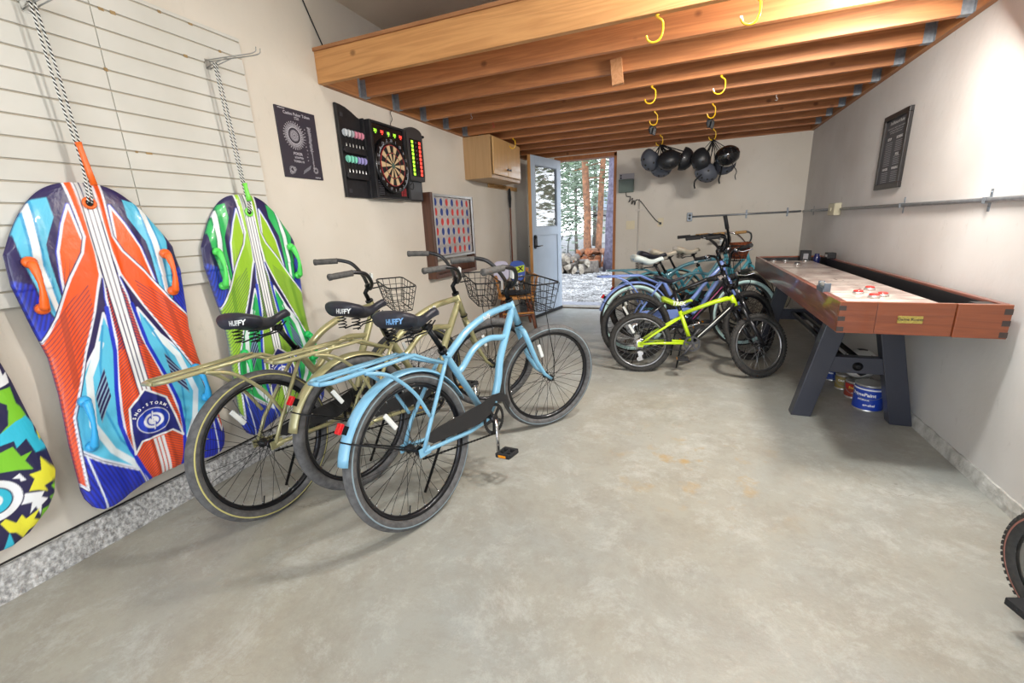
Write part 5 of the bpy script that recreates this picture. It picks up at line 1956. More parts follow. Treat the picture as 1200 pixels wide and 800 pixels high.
# ================================================================ mountain bikes and the far bicycle group
def mtb(name, label, pose, r, geo, paint_f, paint_d, rim, spoke, sadm, word=None, wordm=None, group=None, disc=False, bar_r=.27, ringm=None, tyrem=None, crank_a=-2.2, kick=True, accent=None):
    X, Y, hd, lean, s0 = pose
    t = thing(name, label, 'bicycle', (X, Y, 0), (lean, 0, PI / 2 - hd), group)
    g = geo
    hT, hB, bb, st, hubx = V(g['hT'][0], 0, g['hT'][1]), V(g['hB'][0], 0, g['hB'][1]), V(g['bb'][0], 0, g['bb'][1]), V(g['st'][0], 0, g['st'][1]), g['wb']
    k_ = (hT - hB).normalized()
    ang = math.atan2(-k_.x, k_.z)
    T = steer_T((hT.x, hT.z), ang, s0)
    hub = V(hubx, 0, r)
    tyrem = tyrem or M_tireb
    wheel(t, (0, r), r, .044, None, rim, spoke, tyrem, knob=True, nsp=28, name='rear_wheel', disc=disc, rimw=.012, rimd=.016)
    wheel(t, (hub.x, hub.z), r, .044, T, rim, spoke, tyrem, knob=True, nsp=28, name='front_wheel', disc=disc, rimw=.012, rimd=.016)
    tt = hT - k_ * .02
    mb = MB()
    mb.tube([hT, hB], .021, 12)
    mb.tube([st, st * .35 + tt * .65 + V(0, 0, .010), tt], [.015, .018, .020], 12)
    mb.tube([st + (st - bb).normalized() * .03, bb], .016, 12)
    mb.cyl((bb.x, -.036, bb.z), (bb.x, .036, bb.z), .022, seg=14)
    for s in (-1, 1):
        mb.tube([(bb.x - .02, s * .03, bb.z), (.14, s * .055, r + .012), (0, s * .062, r)], [.013, .011, .009], 10)
        mb.tube([(0, s * .062, r), (.10, s * .05, r + (st.z - r) * .32), (st.x, s * .018, st.z - .02)], [.009, .010, .010], 10)
        mb.obox((.004, s * .062, r), (.022, 0, 0), (0, .003, 0), (0, 0, .022))
    fr = obj('frame', mb, paint_f, t)
    mb = MB().tube([hB + k_ * .02, bb * .5 + hB * .5 + V(0, 0, -.004), bb + V(.01, 0, .01)], [.022, .023, .020], 12)
    dt = obj('down_tube', mb, paint_d, t)
    if accent:
        a, b = hB + k_ * .02, bb + V(.01, 0, .01)
        d_ = (b - a)
        mb = MB().obox(a + d_ * .5 + V(0, -.022, .004), d_ * .38, V(0, .002, 0), V(0, 0, .004))
        obj('stripe', mb, accent, dt)
    mb = MB()
    mb.T = T
    ax = (hub - hB)
    for s in (-1, 1):
        y = s * .055
        mb.tube([hB - k_ * .028 + V(0, y, 0), hB * .45 + hub * .55 + V(0, y, 0)], .0125, 10)
    F_ = obj('fork', mb, M_chrome if disc is None else M_grey_bar, t)
    mb = MB()
    mb.T = T
    mb.tube([hB - k_ * .022 + V(0, -.06, -.0), hB - k_ * .018, hB - k_ * .022 + V(0, .06, 0)], .017, 10)
    mb.cyl(hB - k_ * .022, hB, .018, seg=12)
    for s in (-1, 1):
        y = s * .055
        mb.tube([hB * .62 + hub * .38 + V(0, y, 0), hB * .3 + hub * .7 + V(0, y, 0), hub + V(0, s * .058, 0)], [.0185, .017, .010], 12)
    obj('fork_lowers', mb, M_rimb, F_)
    mb = MB()
    mb.T = T
    cl = hT + k_ * .055 + V(.045, 0, .01)
    mb.tube([hT, hT + k_ * .05, cl], [.014, .015, .016], 10)
    mb.lathe(hT, k_, [(0, .023), (.012, .022)], 12)
    obj('stem', mb, M_black, t)
    mb = MB()
    mb.T = T
    rise = g.get('rise', .05)
    half = [cl, cl + V(0, .045, 0), cl + V(-.01, .10, rise), cl + V(-.03, bar_r, rise + .012)]
    L_ = smooth_path(half, 5)
    mb.tube([V(p.x, -p.y, p.z) for p in L_][::-1] + L_[1:], .011, 10)
    hb = obj('handlebar', mb, M_black, t)
    for s in (-1, 1):
        mb = MB()
        mb.T = T
        a = cl + V(-.03, s * bar_r, rise + .012)
        b = cl + V(-.021, s * (bar_r - .115), rise + .006)
        mb.tube([a + (b - a) * q for q in (-.03, .02, .3, .6, .98)], [.014, .0175, .0155, .0165, .0175], 12)
        obj('grip', mb, M_rubber, hb)
        mb = MB()
        mb.T = T
        c_ = b + V(.0, -s * .03, 0)
        mb.lathe(c_ + V(0, -.014, 0), (0, 1, 0), [(0, .02), (.028, .02)], 12)
        mb.tube([c_ + V(.012, 0, -.01), c_ + V(.05, s * .015, -.018), c_ + V(.055, s * .10, -.015)], [.006, .006, .0045], 8)
        obj('brake_lever', mb, M_chrome, hb)
    mb = MB()
    mb.T = T
    for s in (-1, 1):
        mb.tube(smooth_path([cl + V(0, s * .12, rise), cl + V(.10, s * .08, .04), cl + V(.09, s * .01, -.05), hB + V(.05, s * .02, 0)], 6), .0028, 5)
    obj('brake_cable', mb, M_black, t)
    sp = V(g['sad'][0], 0, g['sad'][1])
    mb = MB().tube([st, sp], .013, 10)
    obj('seat_post', mb, M_black, t)
    saddle(t, (sp.x - .01, sp.z), g.get('sl', .24), g.get('sw', .15), sadm, springs=False, word=None, h=.045)
    if word:
        mb = MB()
        text_mb(mb, word, .042, lambda u, v, w: (sp.x - .005 + u + v * .2, -g.get('sw', .15) * .5 - .003 - w, sp.z + .034 + v), bold=.0012)
        obj('lettering', mb, wordm, t)
    crank(t, (bb.x, bb.z), crank_a, arm=r * .5 if r < .3 else .165, ring=.062 if r < .3 else .085, M_ring=ringm)
    chain(t, (0, r), .03, (bb.x, bb.z), .06, M_grey_bar)
    mb = MB()
    mb.lathe((0, -.05, r), (0, 1, 0), [(0, .02), (.003, .045), (.012, .05), (.014, .03)], 20)
    mb.lathe((.012, -.068, r - .075), (0, 1, 0), [(0, .018), (.01, .018)], 12)
    mb.lathe((-.005, -.068, r - .125), (0, 1, 0), [(0, .018), (.01, .018)], 12)
    mb.obox((.004, -.068, r - .095), (.012, 0, .006), (0, .007, 0), (-.012, 0, .04))
    obj('derailleur', mb, M_chrome, t)
    if kick:
        mb = MB().tube([(bb.x - .07, .045, bb.z - .03), (bb.x - .09, .12, .012)], [.008, .007], 8)
        obj('kickstand', mb, M_black, t)
    return t
P_lime = paint('paint_lime', 'b5d31f')
P_blackf = paint('paint_black', '1a1a1d')
P_peri = paint('paint_periwinkle', '7f97d8')
P_tealm = paint('paint_slate_teal', '4f7f8c')
P_turq = paint('paint_turquoise', '5cb8cb')
M_mint = mat('mint_sidewall', 'c4e4e0', rough=.6)
M_cream = mat('cream_sidewall', 'd9d2bd', rough=.6)
M_sadmint = mat('white_mint_saddle', 'd5e0dd', rough=.45)
M_sadcream = mat('cream_saddle', 'd9cdb8', rough=.45)
M_tangrip = mat('tan_grip', 'b08a58', rough=.7)
M_limesad = mat('lime_saddle_cover', '9cb42a', rough=.5)
GR = 'bicycles parked beside the game table'
mtb('kids_mountain_bicycle', 'small lime green kids mountain bicycle in front of the other parked bikes', (-.315, 3.656, R(83), -.03, -.52), .254,
    dict(hT=(.672, .655), hB=(.716, .575), bb=(.405, .265), st=(.315, .50), wb=.912, sad=(.293, .565), sl=.24, sw=.15, rise=.09), P_lime, P_blackf, M_rims, M_spks, M_limesad, 'TREK', M_whr, GR, bar_r=.25, kick=True, accent=mat('white_stripe', 'e4e6e0'), ringm=mat('dark_grey_crank', '4a4a4d', metal=.4))
mtb('mountain_bicycle', 'black mountain bicycle with a magenta striped down tube just behind the lime green one', (-.386, 3.984, R(76), -.05, -.55), .31,
    dict(hT=(.735, .785), hB=(.775, .685), bb=(.44, .31), st=(.335, .62), wb=1.02, sad=(.300, .70), sl=.26, sw=.16, rise=.10), P_blackf, P_blackf, M_rimb, M_spk, M_sad, None, None, GR, bar_r=.30, crank_a=.4, disc=True, accent=mat('magenta_stripe', 'a03070'))
cruiser('cruiser_bicycle', 'periwinkle blue cruiser bicycle with mint whitewall tyres behind the mountain bikes', (-.425, 4.265, R(67), -.04, 0), P_peri, white=M_mint, sadm=M_sadmint, word='bay', wordm=M_blueword, bask=False, tire=M_tireb, rim=M_rims, guard=P_peri, group=GR, step=True, gripm=M_rubber)
tl = cruiser('cruiser_bicycle', 'slate teal cruiser bicycle with a black saddle behind the periwinkle one', (-.42, 4.80, R(68), -.04, 0), P_tealm, word='', bask=True, tire=M_tireb, rim=M_rimb, group=GR, gripm=M_rubber, barm=M_black, gx=.50, gy=.30)
c3 = cruiser('cruiser_bicycle', 'turquoise cruiser bicycle with a brown wicker basket and tan grips', (-.33, 5.15, R(68), -.04, 0), P_turq, white=M_cream, sadm=M_sadcream, word='', bask=False, tire=M_tireb, rim=M_rims, group=GR, gripm=M_tangrip, barm=M_chrome, step=True, rack=False)
c4 = cruiser('cruiser_bicycle', 'turquoise cruiser bicycle without a basket, farthest from the lime green bike', (-.08, 5.52, R(68), -.04, 0), P_turq, white=M_cream, sadm=M_sadcream, word='', bask=False, tire=M_tireb, rim=M_rims, group=GR, gripm=M_tangrip, barm=M_chrome, step=True, rack=False)
# wicker basket on the turquoise bicycle (a part of it)
M_wick = mat('brown_wicker', '9c5230', rough=.8, scale=50, col2='6c351c', bump=.8, bscale=120)
mb = MB()
x0, x1, hw, zt, zb = .89, 1.05, .11, .965, .80
for k in range(12):
    f = k / 11
    q = .03 * f
    mb.tube([(x0 + q, -hw + q, zt + (zb - zt) * f), (x1 - q, -hw + q, zt + (zb - zt) * f), (x1 - q, hw - q, zt + (zb - zt) * f), (x0 + q, hw - q, zt + (zb - zt) * f)], .009, 6, closed=True)
mb.box((x0 + .03, -hw + .03, zb), (x1 - .03, hw - .03, zb + .01))
obj('wicker_basket', mb, M_wick, c3)
# headlamp on the slate teal bicycle
mb = MB().lathe((.88, 0, .93), (1, 0, -.1), [(0, .012), (.02, .04), (.05, .045), (.055, .036)], 18)
obj('headlamp', mb, M_chrome, tl)
# raised black bar end of the slate teal bicycle
mb = MB().tube(smooth_path([(.80, -.02, .93), (.83, -.16, .96), (.80, -.235, 1.07), (.74, -.27, 1.24)], 6), .012, 10)
o = obj('bar_extension', mb, M_black, tl)
mb = MB().tube([(.775, -.255, 1.13), (.735, -.275, 1.255)], .0185, 12)
obj('grip', mb, M_rubber, o)

# small wheel with pedal at the right edge: a one-wheeled cycle leaning by the wall
t = thing('unicycle', 'knobbly cycle wheel with black pedal cut by the right edge of the photo', 'cycle', (1.09, 1.50, 0), (0, 0, PI / 2 - R(163.5)))
wheel(t, (0, .2), .2, .048, None, M_rims, M_spks, M_tireb, side=mat('red_line', '8a5a50'), knob=True, nsp=28, rimw=.013, rimd=.03, name='wheel')
a = R(262)
for s, aa in ((-1, a), (1, a + PI)):
    mb = MB()
    e = V(.11 * math.cos(aa), s * .066, .2 + .11 * math.sin(aa))
    mb.tube([(0, s * .06, .2), e], [.012, .010], 8)
    ca = obj('crank_arm', mb, M_chrome, t)
    c_ = e + V(0, s * .030, 0)
    mb = MB()
    mb.cyl(e, e + V(0, s * .06, 0), .006, seg=8)
    mb.box((c_.x - .034, c_.y - .028, c_.z - .012), (c_.x + .034, c_.y + .028, c_.z + .012))
    pd = obj('pedal', mb, M_rubber, ca, bevel=.006)
    for q in (-1, 1):
        mb = MB().box((c_.x + q * .035 - .0015, c_.y - .018, c_.z - .006), (c_.x + q * .035 + .0015, c_.y + .018, c_.z + .006))
        obj('pedal_reflector', mb, M_amber, ca)
mb = MB()
for s in (-1, 1):
    mb.tube([(0, s * .055, .2), (0, s * .05, .40), (0, s * .02, .44)], .012, 8)
mb.tube([(0, 0, .43), (0, 0, .66)], .014, 10)
obj('fork', mb, P_blackf, t)
saddle(t, (0, .66), .26, .15, M_sad, springs=False, h=.05)

# ================================================================ shuffleboard table
M_cherry = wood('cherry_wood', '874729', '6c3620', 'X', rough=.32, knots=False, coat=.35, per_object=.04)
M_cherryY = wood('cherry_wood_side', '7d4433', '5c2f24', 'Y', rough=.28, knots=False, coat=.4, per_object=.04)
M_field = mat('worn_playfield', 'ddd0c6', rough=.28, scale=7, col2='a08b84', coat=.5, det=9)
M_gut = mat('black_gutter', '17171a', rough=.5)
M_legm = mat('charcoal_leg', '33353f', rough=.35, coat=.2)
M_brass = mat('brass_plate', 'b3a055', rough=.4, metal=.8, bump=.5, bscale=150)
TX0, TX1, TY0, TY1, TZ0, TZ1 = .687, 1.283, 2.40, 5.16, .697, .845
t = thing('shuffleboard_table', 'long cherry wood shuffleboard table on charcoal legs along the right wall', 'game table', (TX0, TY0, 0))
O = lambda x, y, z: (x - TX0, y - TY0, z)
def bxx(mb, a, b):
    return mb.box(O(*a), O(*b))
obj('side_board', bxx(MB(), (TX0, TY0 + .02, TZ0), (TX0 + .028, TY1, TZ1)), M_cherryY, t, bevel=.003)
obj('side_board', bxx(MB(), (TX1 - .028, TY0 + .02, TZ0), (TX1, TY1, TZ1)), M_cherryY, t, bevel=.003)
obj('end_board', bxx(MB(), (TX0 + .028, TY1 - .028, TZ0), (TX1 - .028, TY1, TZ1)), M_cherry, t, bevel=.003)
obj('end_corner_panel', bxx(MB(), (TX0, TY0, TZ0), (TX0 + .142, TY0 + .022, TZ1 - .001)), M_cherry, t, bevel=.0015)
obj('end_centre_panel', bxx(MB(), (TX0 + .144, TY0 + .003, TZ0), (TX0 + .418, TY0 + .024, TZ1 - .001)), M_cherry, t, bevel=.0015)
obj('end_corner_panel', bxx(MB(), (TX0 + .420, TY0 - .006, TZ0), (TX1, TY0 + .022, TZ1 - .001)), M_cherry, t, bevel=.0015)
mb = MB()
for z in (.715, .765, .815):
    bxx(mb, (TX0 - .001, TY0 - .001, z - .011), (TX0 + .026, TY0 + .004, z + .011))
    bxx(mb, (TX1 - .026, TY0 - .007, z - .012), (TX1 + .001, TY0 + .004, z + .012))
obj('dovetail_keys', mb, mat('dark_dovetail', '3f3430', rough=.5), t, kind='stuff')
bp = bxx(MB(), (TX0 + .222, TY0 - .001, .752), (TX0 + .312, TY0 + .004, .785))
pl = obj('name_plate', bp, M_brass, t, bevel=.001)
mb = MB()
text_mb(mb, 'Game Room', .018, lambda x, y, w: O(TX0 + .267 + x, TY0 - .0012 - w, .770 + y), bold=.0003)
obj('engraving', mb, mat('dark_dovetail', '3f3430'), pl)
obj('gutter', bxx(MB(), (TX0 + .028, TY0 + .024, .712), (TX1 - .028, TY1 - .028, .735)), M_gut, t)
mb = MB()
bxx(mb, (TX0 + .0285, TY0 + .025, .735), (TX0 + .034, TY1 - .029, TZ1 - .012))
bxx(mb, (TX1 - .034, TY0 + .025, .735), (TX1 - .0285, TY1 - .029, TZ1 - .012))
bxx(mb, (TX0 + .034, TY1 - .036, .735), (TX1 - .034, TY1 - .0285, TZ1 - .012))
obj('black_lining', mb, M_gut, t)
obj('playfield', bxx(MB(), (TX0 + .10, TY0 + .03, .735), (TX0 + .465, TY1 - .10, .806)), M_field, t, bevel=.003)
rnd = random.Random(9)
mb = MB()
for y in (2.75, 2.95, 3.25, 4.35, 4.6, 4.8):
    bxx(mb, (TX0 + .10, y, .8058), (TX0 + .465, y + .004, .8066))
for (y, s_) in ((2.85, '3'), (3.1, '2'), (3.55, '1'), (4.45, '2'), (4.7, '3')):
    text_mb(mb, s_, .10, lambda x, yy, w, y=y: O(TX0 + .28 + x, y + yy, .8060 + w * 1))
for k in range(60):
    x, y = rnd.uniform(TX0 + .11, TX0 + .44), rnd.uniform(3.2, 4.9)
    bxx(mb, (x, y, .8058), (x + rnd.uniform(.003, .02), y + rnd.uniform(.002, .01), .8064))
obj('field_markings', mb, mat('faded_markings', '6b5a58', rough=.5), t, kind='stuff')
obj('corner_fitting', bxx(MB(), (TX1 - .10, TY0 + .024, TZ1 - .03), (TX1 - .03, TY0 + .10, TZ1 - .004)), M_black, t, bevel=.003)
# A-frame legs
for Y in (3.06, 4.62):
    for (xb, xt) in ((.745, .885), (1.255, 1.105)):
        mb = MB()
        pr = [(xb - .055, 0), (xb + .055, 0), (xt + .055, TZ0), (xt - .055, TZ0)]
        mb.prism([(a - TX0, b) for a, b in pr], lambda u, v, w: (u, Y - .04 - TY0 + w, v), .08)
        obj('leg', mb, M_legm, t, bevel=.005)
    mb = MB().box((.80 - TX0, Y - .03 - TY0, .305), (1.19 - TX0, Y + .03 - TY0, .405))
    cb = obj('cross_beam', mb, M_legm, t, bevel=.004)
    mb = MB().lathe((1.0 - TX0, Y - .03 - TY0, .35), (0, -1, 0), [(0, .026), (.006, .026), (.008, .017), (.016, .017), (.02, .010)], 20)
    obj('bolt', mb, M_black, cb)
    mb = MB().box((.75 - TX0, Y - .06 - TY0, TZ0 - .03), (1.22 - TX0, Y + .06 - TY0, TZ0))
    obj('top_beam', mb, M_legm, t, bevel=.004)
mb = MB()
for x in (.955, 1.03):
    mb.tube([(x - TX0, 4.56 - TY0, .37), (x - TX0, 3.12 - TY0, .37)], .016, 10)
obj('steel_rail', mb, M_black, t)
# pucks
pk0 = {}
def puck(x, y, col, label, grp):
    if col not in pk0:
        p = thing('puck', label, 'puck', (x, y, .806), group=grp)
        obj('steel_base', MB().lathe((0, 0, 0), (0, 0, 1), [(0, .024), (.003, .0265), (.012, .0265), (.014, .023)], 24), M_silv, p)
        obj('cap', MB().lathe((0, 0, .0141), (0, 0, 1), [(0, .022), (.006, .0225), (.009, .017), (.0092, .006)], 24), mat('puck_' + col, col, rough=.3, coat=.4), p)
        pk0[col] = p
    else:
        p = copy_tree(pk0[col])
        p.location = (x, y, .806)
        tag(p, label, 'puck', grp)
    return p
puck(1.005, 3.06, 'c23a34', 'red capped puck lying apart behind the three near the table end', 'red shuffleboard pucks')
puck(.903, 2.90, 'c23a34', 'red capped puck, leftmost of the three at the near table end', 'red shuffleboard pucks')
puck(.935, 2.775, 'c23a34', 'red capped puck, front one of the three at the near table end', 'red shuffleboard pucks')
puck(.990, 2.83, 'c23a34', 'red capped puck, rightmost of the three at the near table end', 'red shuffleboard pucks')
puck(.82, 4.98, '2a2c33', 'black capped puck nearest the left side at the far table end', 'black shuffleboard pucks')
puck(.92, 4.97, '2a2c33', 'black capped puck, middle of the far row on the table', 'black shuffleboard pucks')
puck(.95, 4.61, '2a2c33', 'black capped puck lying apart in front of the far row', 'black shuffleboard pucks')
puck(1.08, 4.93, '2a2c33', 'black capped puck beside the blue can at the far table end', 'black shuffleboard pucks')
# score slider clipped on the left side board
t2 = thing('score_counter', 'grey cylindrical score slider clipped on the left table edge', 'score counter', (.70, 2.70, TZ1))
t2.scale = (.72, .72, .72)
mb = MB()
mb.box((-.018, 0, -.02), (-.0135, .17, .03))
mb.box((-.0135, 0, .001), (.030, .17, .012))
obj('bracket', mb, mat('grey_steel_blue', '6d7680', rough=.35, metal=.6), t2, bevel=.001)
for k in range(2):
    obj('end_plate', MB().box((-.012, k * .155, .012), (.030, k * .155 + .015, .062)), mat('grey_steel_blue', '6d7680'), t2, bevel=.003)
obj('barrel', MB().tube([(.009, .015, .040), (.009, .06, .040), (.009, .065, .040), (.009, .155, .040)], [.017, .017, .020, .020], 16), M_silv, t2)
# box, can, radio on the far end
tb = thing('wax_box', 'small black box with grey picture standing at the far table end', 'box', (1.10, 5.05, .735))
o = obj('carton', MB().box((-.045, -.022, 0), (.045, .022, .17)), M_gut, tb, bevel=.001)
mb = MB()
mb.box((-.02, -.0235, .06), (.02, -.0225, .14))
text_mb(mb, 'WAX', .02, lambda x, y, w: (x, -.0235 - w, .035 + y), bold=.0005)
obj('print', mb, mat('grey_ink', '8f8f93'), o)
tc_ = thing('wax_can', 'dark blue can beside the black box at the far table end', 'can', (1.185, 5.0, .735))
obj('can_body', MB().lathe((0, 0, 0), (0, 0, 1), [(0, .028), (.11, .028), (.118, .022), (.13, .02), (.14, .019)], 20), mat('dark_blue_can', '1d2352', rough=.3, coat=.3), tc_)
tr = thing('speaker_box', 'low black speaker standing on the table edge near the far corner', 'speaker', (1.225, 4.78, TZ1 - .012))
obj('body', MB().box((-.02, -.05, .012), (.045, .06, .065)), M_gut, tr, bevel=.006)
obj('front_panel', MB().box((-.0225, -.025, .028), (-.0205, .035, .05)), mat('silver_label', 'b5b5b5', rough=.4), tr)

# paint cans and ball under the table
def can(x, y, r, h, col, lab, texts, lidc='a3a3a0', loc_rot=0, band=None):
    t = thing('paint_can', lab, 'paint can', (x, y, 0), (0, 0, loc_rot))
    obj('tin', MB().lathe((0, 0, 0), (0, 0, 1), [(0, r), (.004, r + .002), (.008, r), (h - .01, r), (h - .006, r + .002), (h, r + .002), (h, r - .006), (h - .006, r - .012)], 32), M_silv, t)
    lb = obj('label', MB().lathe((0, 0, .012), (0, 0, 1), [(0, r + .0006), (h - .026, r + .0006)], 32, caps=False), mat('can_' + col, col, rough=.35, coat=.2), t)
    for (s_, size, z, c, ph) in texts:
        mb = MB()
        text_mb(mb, s_, size, lambda u, v, w: ((r + .0012 + w) * math.sin(ph + u / r), -(r + .0012 + w) * math.cos(ph + u / r), z + v), bold=size * .03)
        obj('lettering', mb, mat('ink_' + c, c), lb)
    if band:
        obj('colour_band', MB().lathe((0, 0, band[1]), (0, 0, 1), [(0, r + .0010), (band[2], r + .0010)], 32, caps=False), mat('can_' + band[0], band[0], rough=.35), lb)
    mb = MB().tube([((r + .004) * math.cos(a), -.0 + .002, h * .75 + .02 - .075 * math.sin(a) ** 2) if False else ((r + .004) * math.cos(a), (r + .004) * -math.sin(a) * .98, h * .82 - .06 * math.sin(a)) for a in [PI * k / 16 for k in range(17)]], .0016, 5)
    obj('bail', mb, M_galv, t)
    return t
can(1.165, 3.27, .080, .175, '2141a6', 'large blue and white paint can nearest the table leg', [('PrimePaint', .030, .112, 'f2f2f2', -.35), ('INTERIOR', .014, .078, 'f2f2f2', -.3), ('eg-shel', .022, .045, 'f2f2f2', .1)], loc_rot=R(-20), band=('e4e4e6', .142, .010))
can(1.150, 3.47, .055, .118, '8b3a2c', 'red and brown paint can behind the large blue one', [('Stain', .022, .078, 'd9b84a', -.2), ('GAL', .014, .04, 'f2f2f2', 0)], loc_rot=R(-20), band=('b02a2a', .070, .030))
can(1.13, 3.63, .050, .112, '8c7c4c', 'tan paint can between the red one and the farthest blue one', [('OAK', .02, .07, 'f2f2f2', -.2)], loc_rot=R(-20))
can(1.11, 3.82, .050, .10, '24408f', 'small blue paint can farthest back under the table', [('Latex', .018, .065, 'f2f2f2', -.2)], loc_rot=R(-20))
# soccer ball: truncated icosahedron panels
def soccer(name, label, c, r):
    t = thing(name, label, 'ball', (c[0], c[1], c[2]))
    ph = (1 + 5 ** .5) / 2
    vs = [Vector(v).normalized() for v in [(0, s1, s2 * ph) for s1 in (-1, 1) for s2 in (-1, 1)] + [(s1, s2 * ph, 0) for s1 in (-1, 1) for s2 in (-1, 1)] + [(s2 * ph, 0, s1) for s1 in (-1, 1) for s2 in (-1, 1)]]
    rot = Matrix.Rotation(.55, 3, 'X') @ Matrix.Rotation(.4, 3, 'Z') @ Matrix.Rotation(.3, 3, 'Y')
    vs = [rot @ v for v in vs]
    el = min((vs[0] - v).length for v in vs[1:])
    nb = {i: [j for j in range(12) if i != j and (vs[i] - vs[j]).length < el * 1.1] for i in range(12)}
    def order(c_, pts):
        u = c_.orthogonal().normalized()
        w = c_.cross(u)
        return sorted(pts, key=lambda p: math.atan2(p.dot(w), p.dot(u)))
    def panel(c_, pts, m, nm):
        mb = MB()
        c_ = c_.normalized()
        pts = order(c_, pts)
        n = len(pts)
        prev = None
        for lv, f in enumerate((0, .3, .6, .88, .97, 1.0)):
            ring_ = []
            for k in range(n):
                for q in range(3):
                    p = pts[k].lerp(pts[(k + 1) % n], q / 3)
                    p = c_ * p.dot(c_) * 1.0 + (p - c_ * p.dot(c_)) * f
                    rr = r * (1.0 if f < .9 else .992 if f < .99 else .975)
                    ring_.append(mb.av(p.normalized() * rr))
            if prev:
                for k in range(len(ring_)):
                    k2 = (k + 1) % len(ring_)
                    mb.af((prev[k], ring_[k], ring_[k2], prev[k2]), True)
            prev = ring_
        return obj(nm, mb, m, t)
    Mw, Mk = mat('ball_white', 'd8d8d4', rough=.35, coat=.3), mat('ball_black', '1d1d20', rough=.35, coat=.3)
    for i in range(12):
        panel(vs[i], [vs[i] * 2 / 3 + vs[j] / 3 for j in nb[i]], Mk, 'black_panel')
    done = set()
    for i in range(12):
        for j in nb[i]:
            for k in nb[i]:
                if k in nb[j] and j != k:
                    key = tuple(sorted((i, j, k)))
                    if key in done:
                        continue
                    done.add(key)
                    tri = key
                    pts = []
                    for a in tri:
                        for b in tri:
                            if a != b:
                                pts.append(vs[a] * 2 / 3 + vs[b] / 3)
                    panel(sum((vs[a] for a in tri), Vector()), pts, Mw, 'white_panel')
    return t
soccer('soccer_ball', 'black and white soccer ball resting on the paint cans under the table', (1.178, 3.53, .226), .104)

# ================================================================ right wall: framed rules, conduit, outlet box
t = thing('framed_print', 'narrow black framed rules poster on the right wall', 'framed poster', (XR, 3.80, 1.395))
FT = Matrix.Rotation(0, 3, 'X')
mb = MB()
W_, H_ = .405, .50
for a, b in (((0, 0), (W_, .035)), ((0, H_ - .035), (W_, H_)), ((0, .035), (.035, H_ - .035)), ((W_ - .035, .035), (W_, H_ - .035))):
    mb.box((-.024, a[0], a[1]), (0, b[0], b[1]))
obj('frame', mb, mat('black_frame_wood', '1f1c1c', rough=.35), t, bevel=.003)
obj('sheet', MB().box((-.010, .03, .03), (-.004, W_ - .03, H_ - .03)), mat('charcoal_sheet', '434347', rough=.6), t)
mb = MB()
wy = lambda u, v, w: (-.0104 - w, W_ / 2 - u, v)
text_mb(mb, 'Shuffleboard Rules', .030, lambda x, y, w: wy(x, .440 + y, w), bold=.0004)
for k, (z, s_) in enumerate(((.405, 'HOW TO PLAY THE GAME OF TABLE SHUFFLEBOARD'), (.39, 'two teams take turns sliding four pucks each'), (.375, 'the farthest pucks score for the round'))):
    text_mb(mb, s_, .012, lambda x, y, w, z=z: wy(x, z + y, w))
for (x, z, s_) in ((-.085, .335, 'SETUP'), (.075, .335, 'SCORING'), (.075, .225, 'FOUL'), (-.085, .135, 'HANGER'), (.075, .135, 'WINNING')):
    text_mb(mb, s_, .022, lambda u, v, w, x=x, z=z: wy(u + x, z + v, w), bold=.0012)
obj('lettering', mb, mat('pale_ink', 'c9c9c9'), t)
mb = MB()
for k in range(22):
    z = .31 - k * .0125
    for x in (-.085, .075):
        if abs(z - .225) < .015 and x > 0 or abs(z - .135) < .015:
            continue
        mb.box((-.0108, W_ / 2 - x - .055, z), (-.0103, W_ / 2 - x + .05, z + .0035))
obj('text_lines', mb, mat('grey_ink', '8f8f93'), t, kind='stuff')

M_cond = mat('steel_conduit', '9da1a6', rough=.4, metal=.7, var=.2, scale=30)
M_box = mat('beige_box', 'b9b39a', rough=.5)
CZ = 1.272
def conduit(name, label, pts, r=.0115, clamps=()):
    t = thing(name, label, 'conduit', pts[0])
    o_ = Vector(pts[0])
    obj('pipe', MB().tube([Vector(p) - o_ for p in pts], r, 12), M_cond, t)
    for (p, axis, nrm) in clamps:
        p, axis, nrm = Vector(p) - o_, Vector(axis), Vector(nrm)
        up = axis.cross(nrm)
        mb = MB()
        mb.obox(p + nrm * (r + .001), axis * .011, up * (r + .002), nrm * .0015)
        for s in (-1, 1):
            mb.obox(p + up * s * (r + .020) - nrm * (r + .001), axis * .010, up * .020, nrm * .0015)
            mb.obox(p + up * s * (r + .002), axis * .011, up * .0015, nrm * (r + .002))
            mb.lathe(p + up * s * (r + .024) - nrm * r, nrm, [(0, .006), (.004, .004)], 8)
        obj('strap', mb, M_galv, t, bevel=.0005)
    for q in pts[1:-1]:
        pass
    return t
x_ = XR - .0125
conduit('conduit', 'steel conduit running along the right wall above the game table', [(x_, 1.0, CZ - .002), (x_, 4.95, CZ + .006)], clamps=[((x_, 2.80, CZ), (0, 1, 0), (-1, 0, 0)), ((x_, 3.70, CZ + .003), (0, 1, 0), (-1, 0, 0)), ((x_, 1.7, CZ), (0, 1, 0), (-1, 0, 0))])
t = thing('junction_box', 'beige switch box set in the conduit on the right wall', 'switch box', (XR, 5.09, CZ + .007))
obj('box', MB().box((-.05, -.10, -.055), (0, .10, .055)), M_box, t, bevel=.003)
obj('cover', MB().box((-.054, -.095, -.05), (-.0502, .095, .05)), mat('beige_cover', 'cdc7ad', rough=.5), t, bevel=.001)
mb = MB().box((-.062, -.008, -.014), (-.0542, .008, .014))
obj('switch', mb, M_box, t)
conduit('conduit', 'short steel conduit from the switch box to the far corner of the right wall', [(x_, 5.24, CZ + .008), (x_, YB - .05, CZ + .012), ], clamps=[((x_, 5.95, CZ + .01), (0, 1, 0), (-1, 0, 0))])
yb_ = YB - .0125
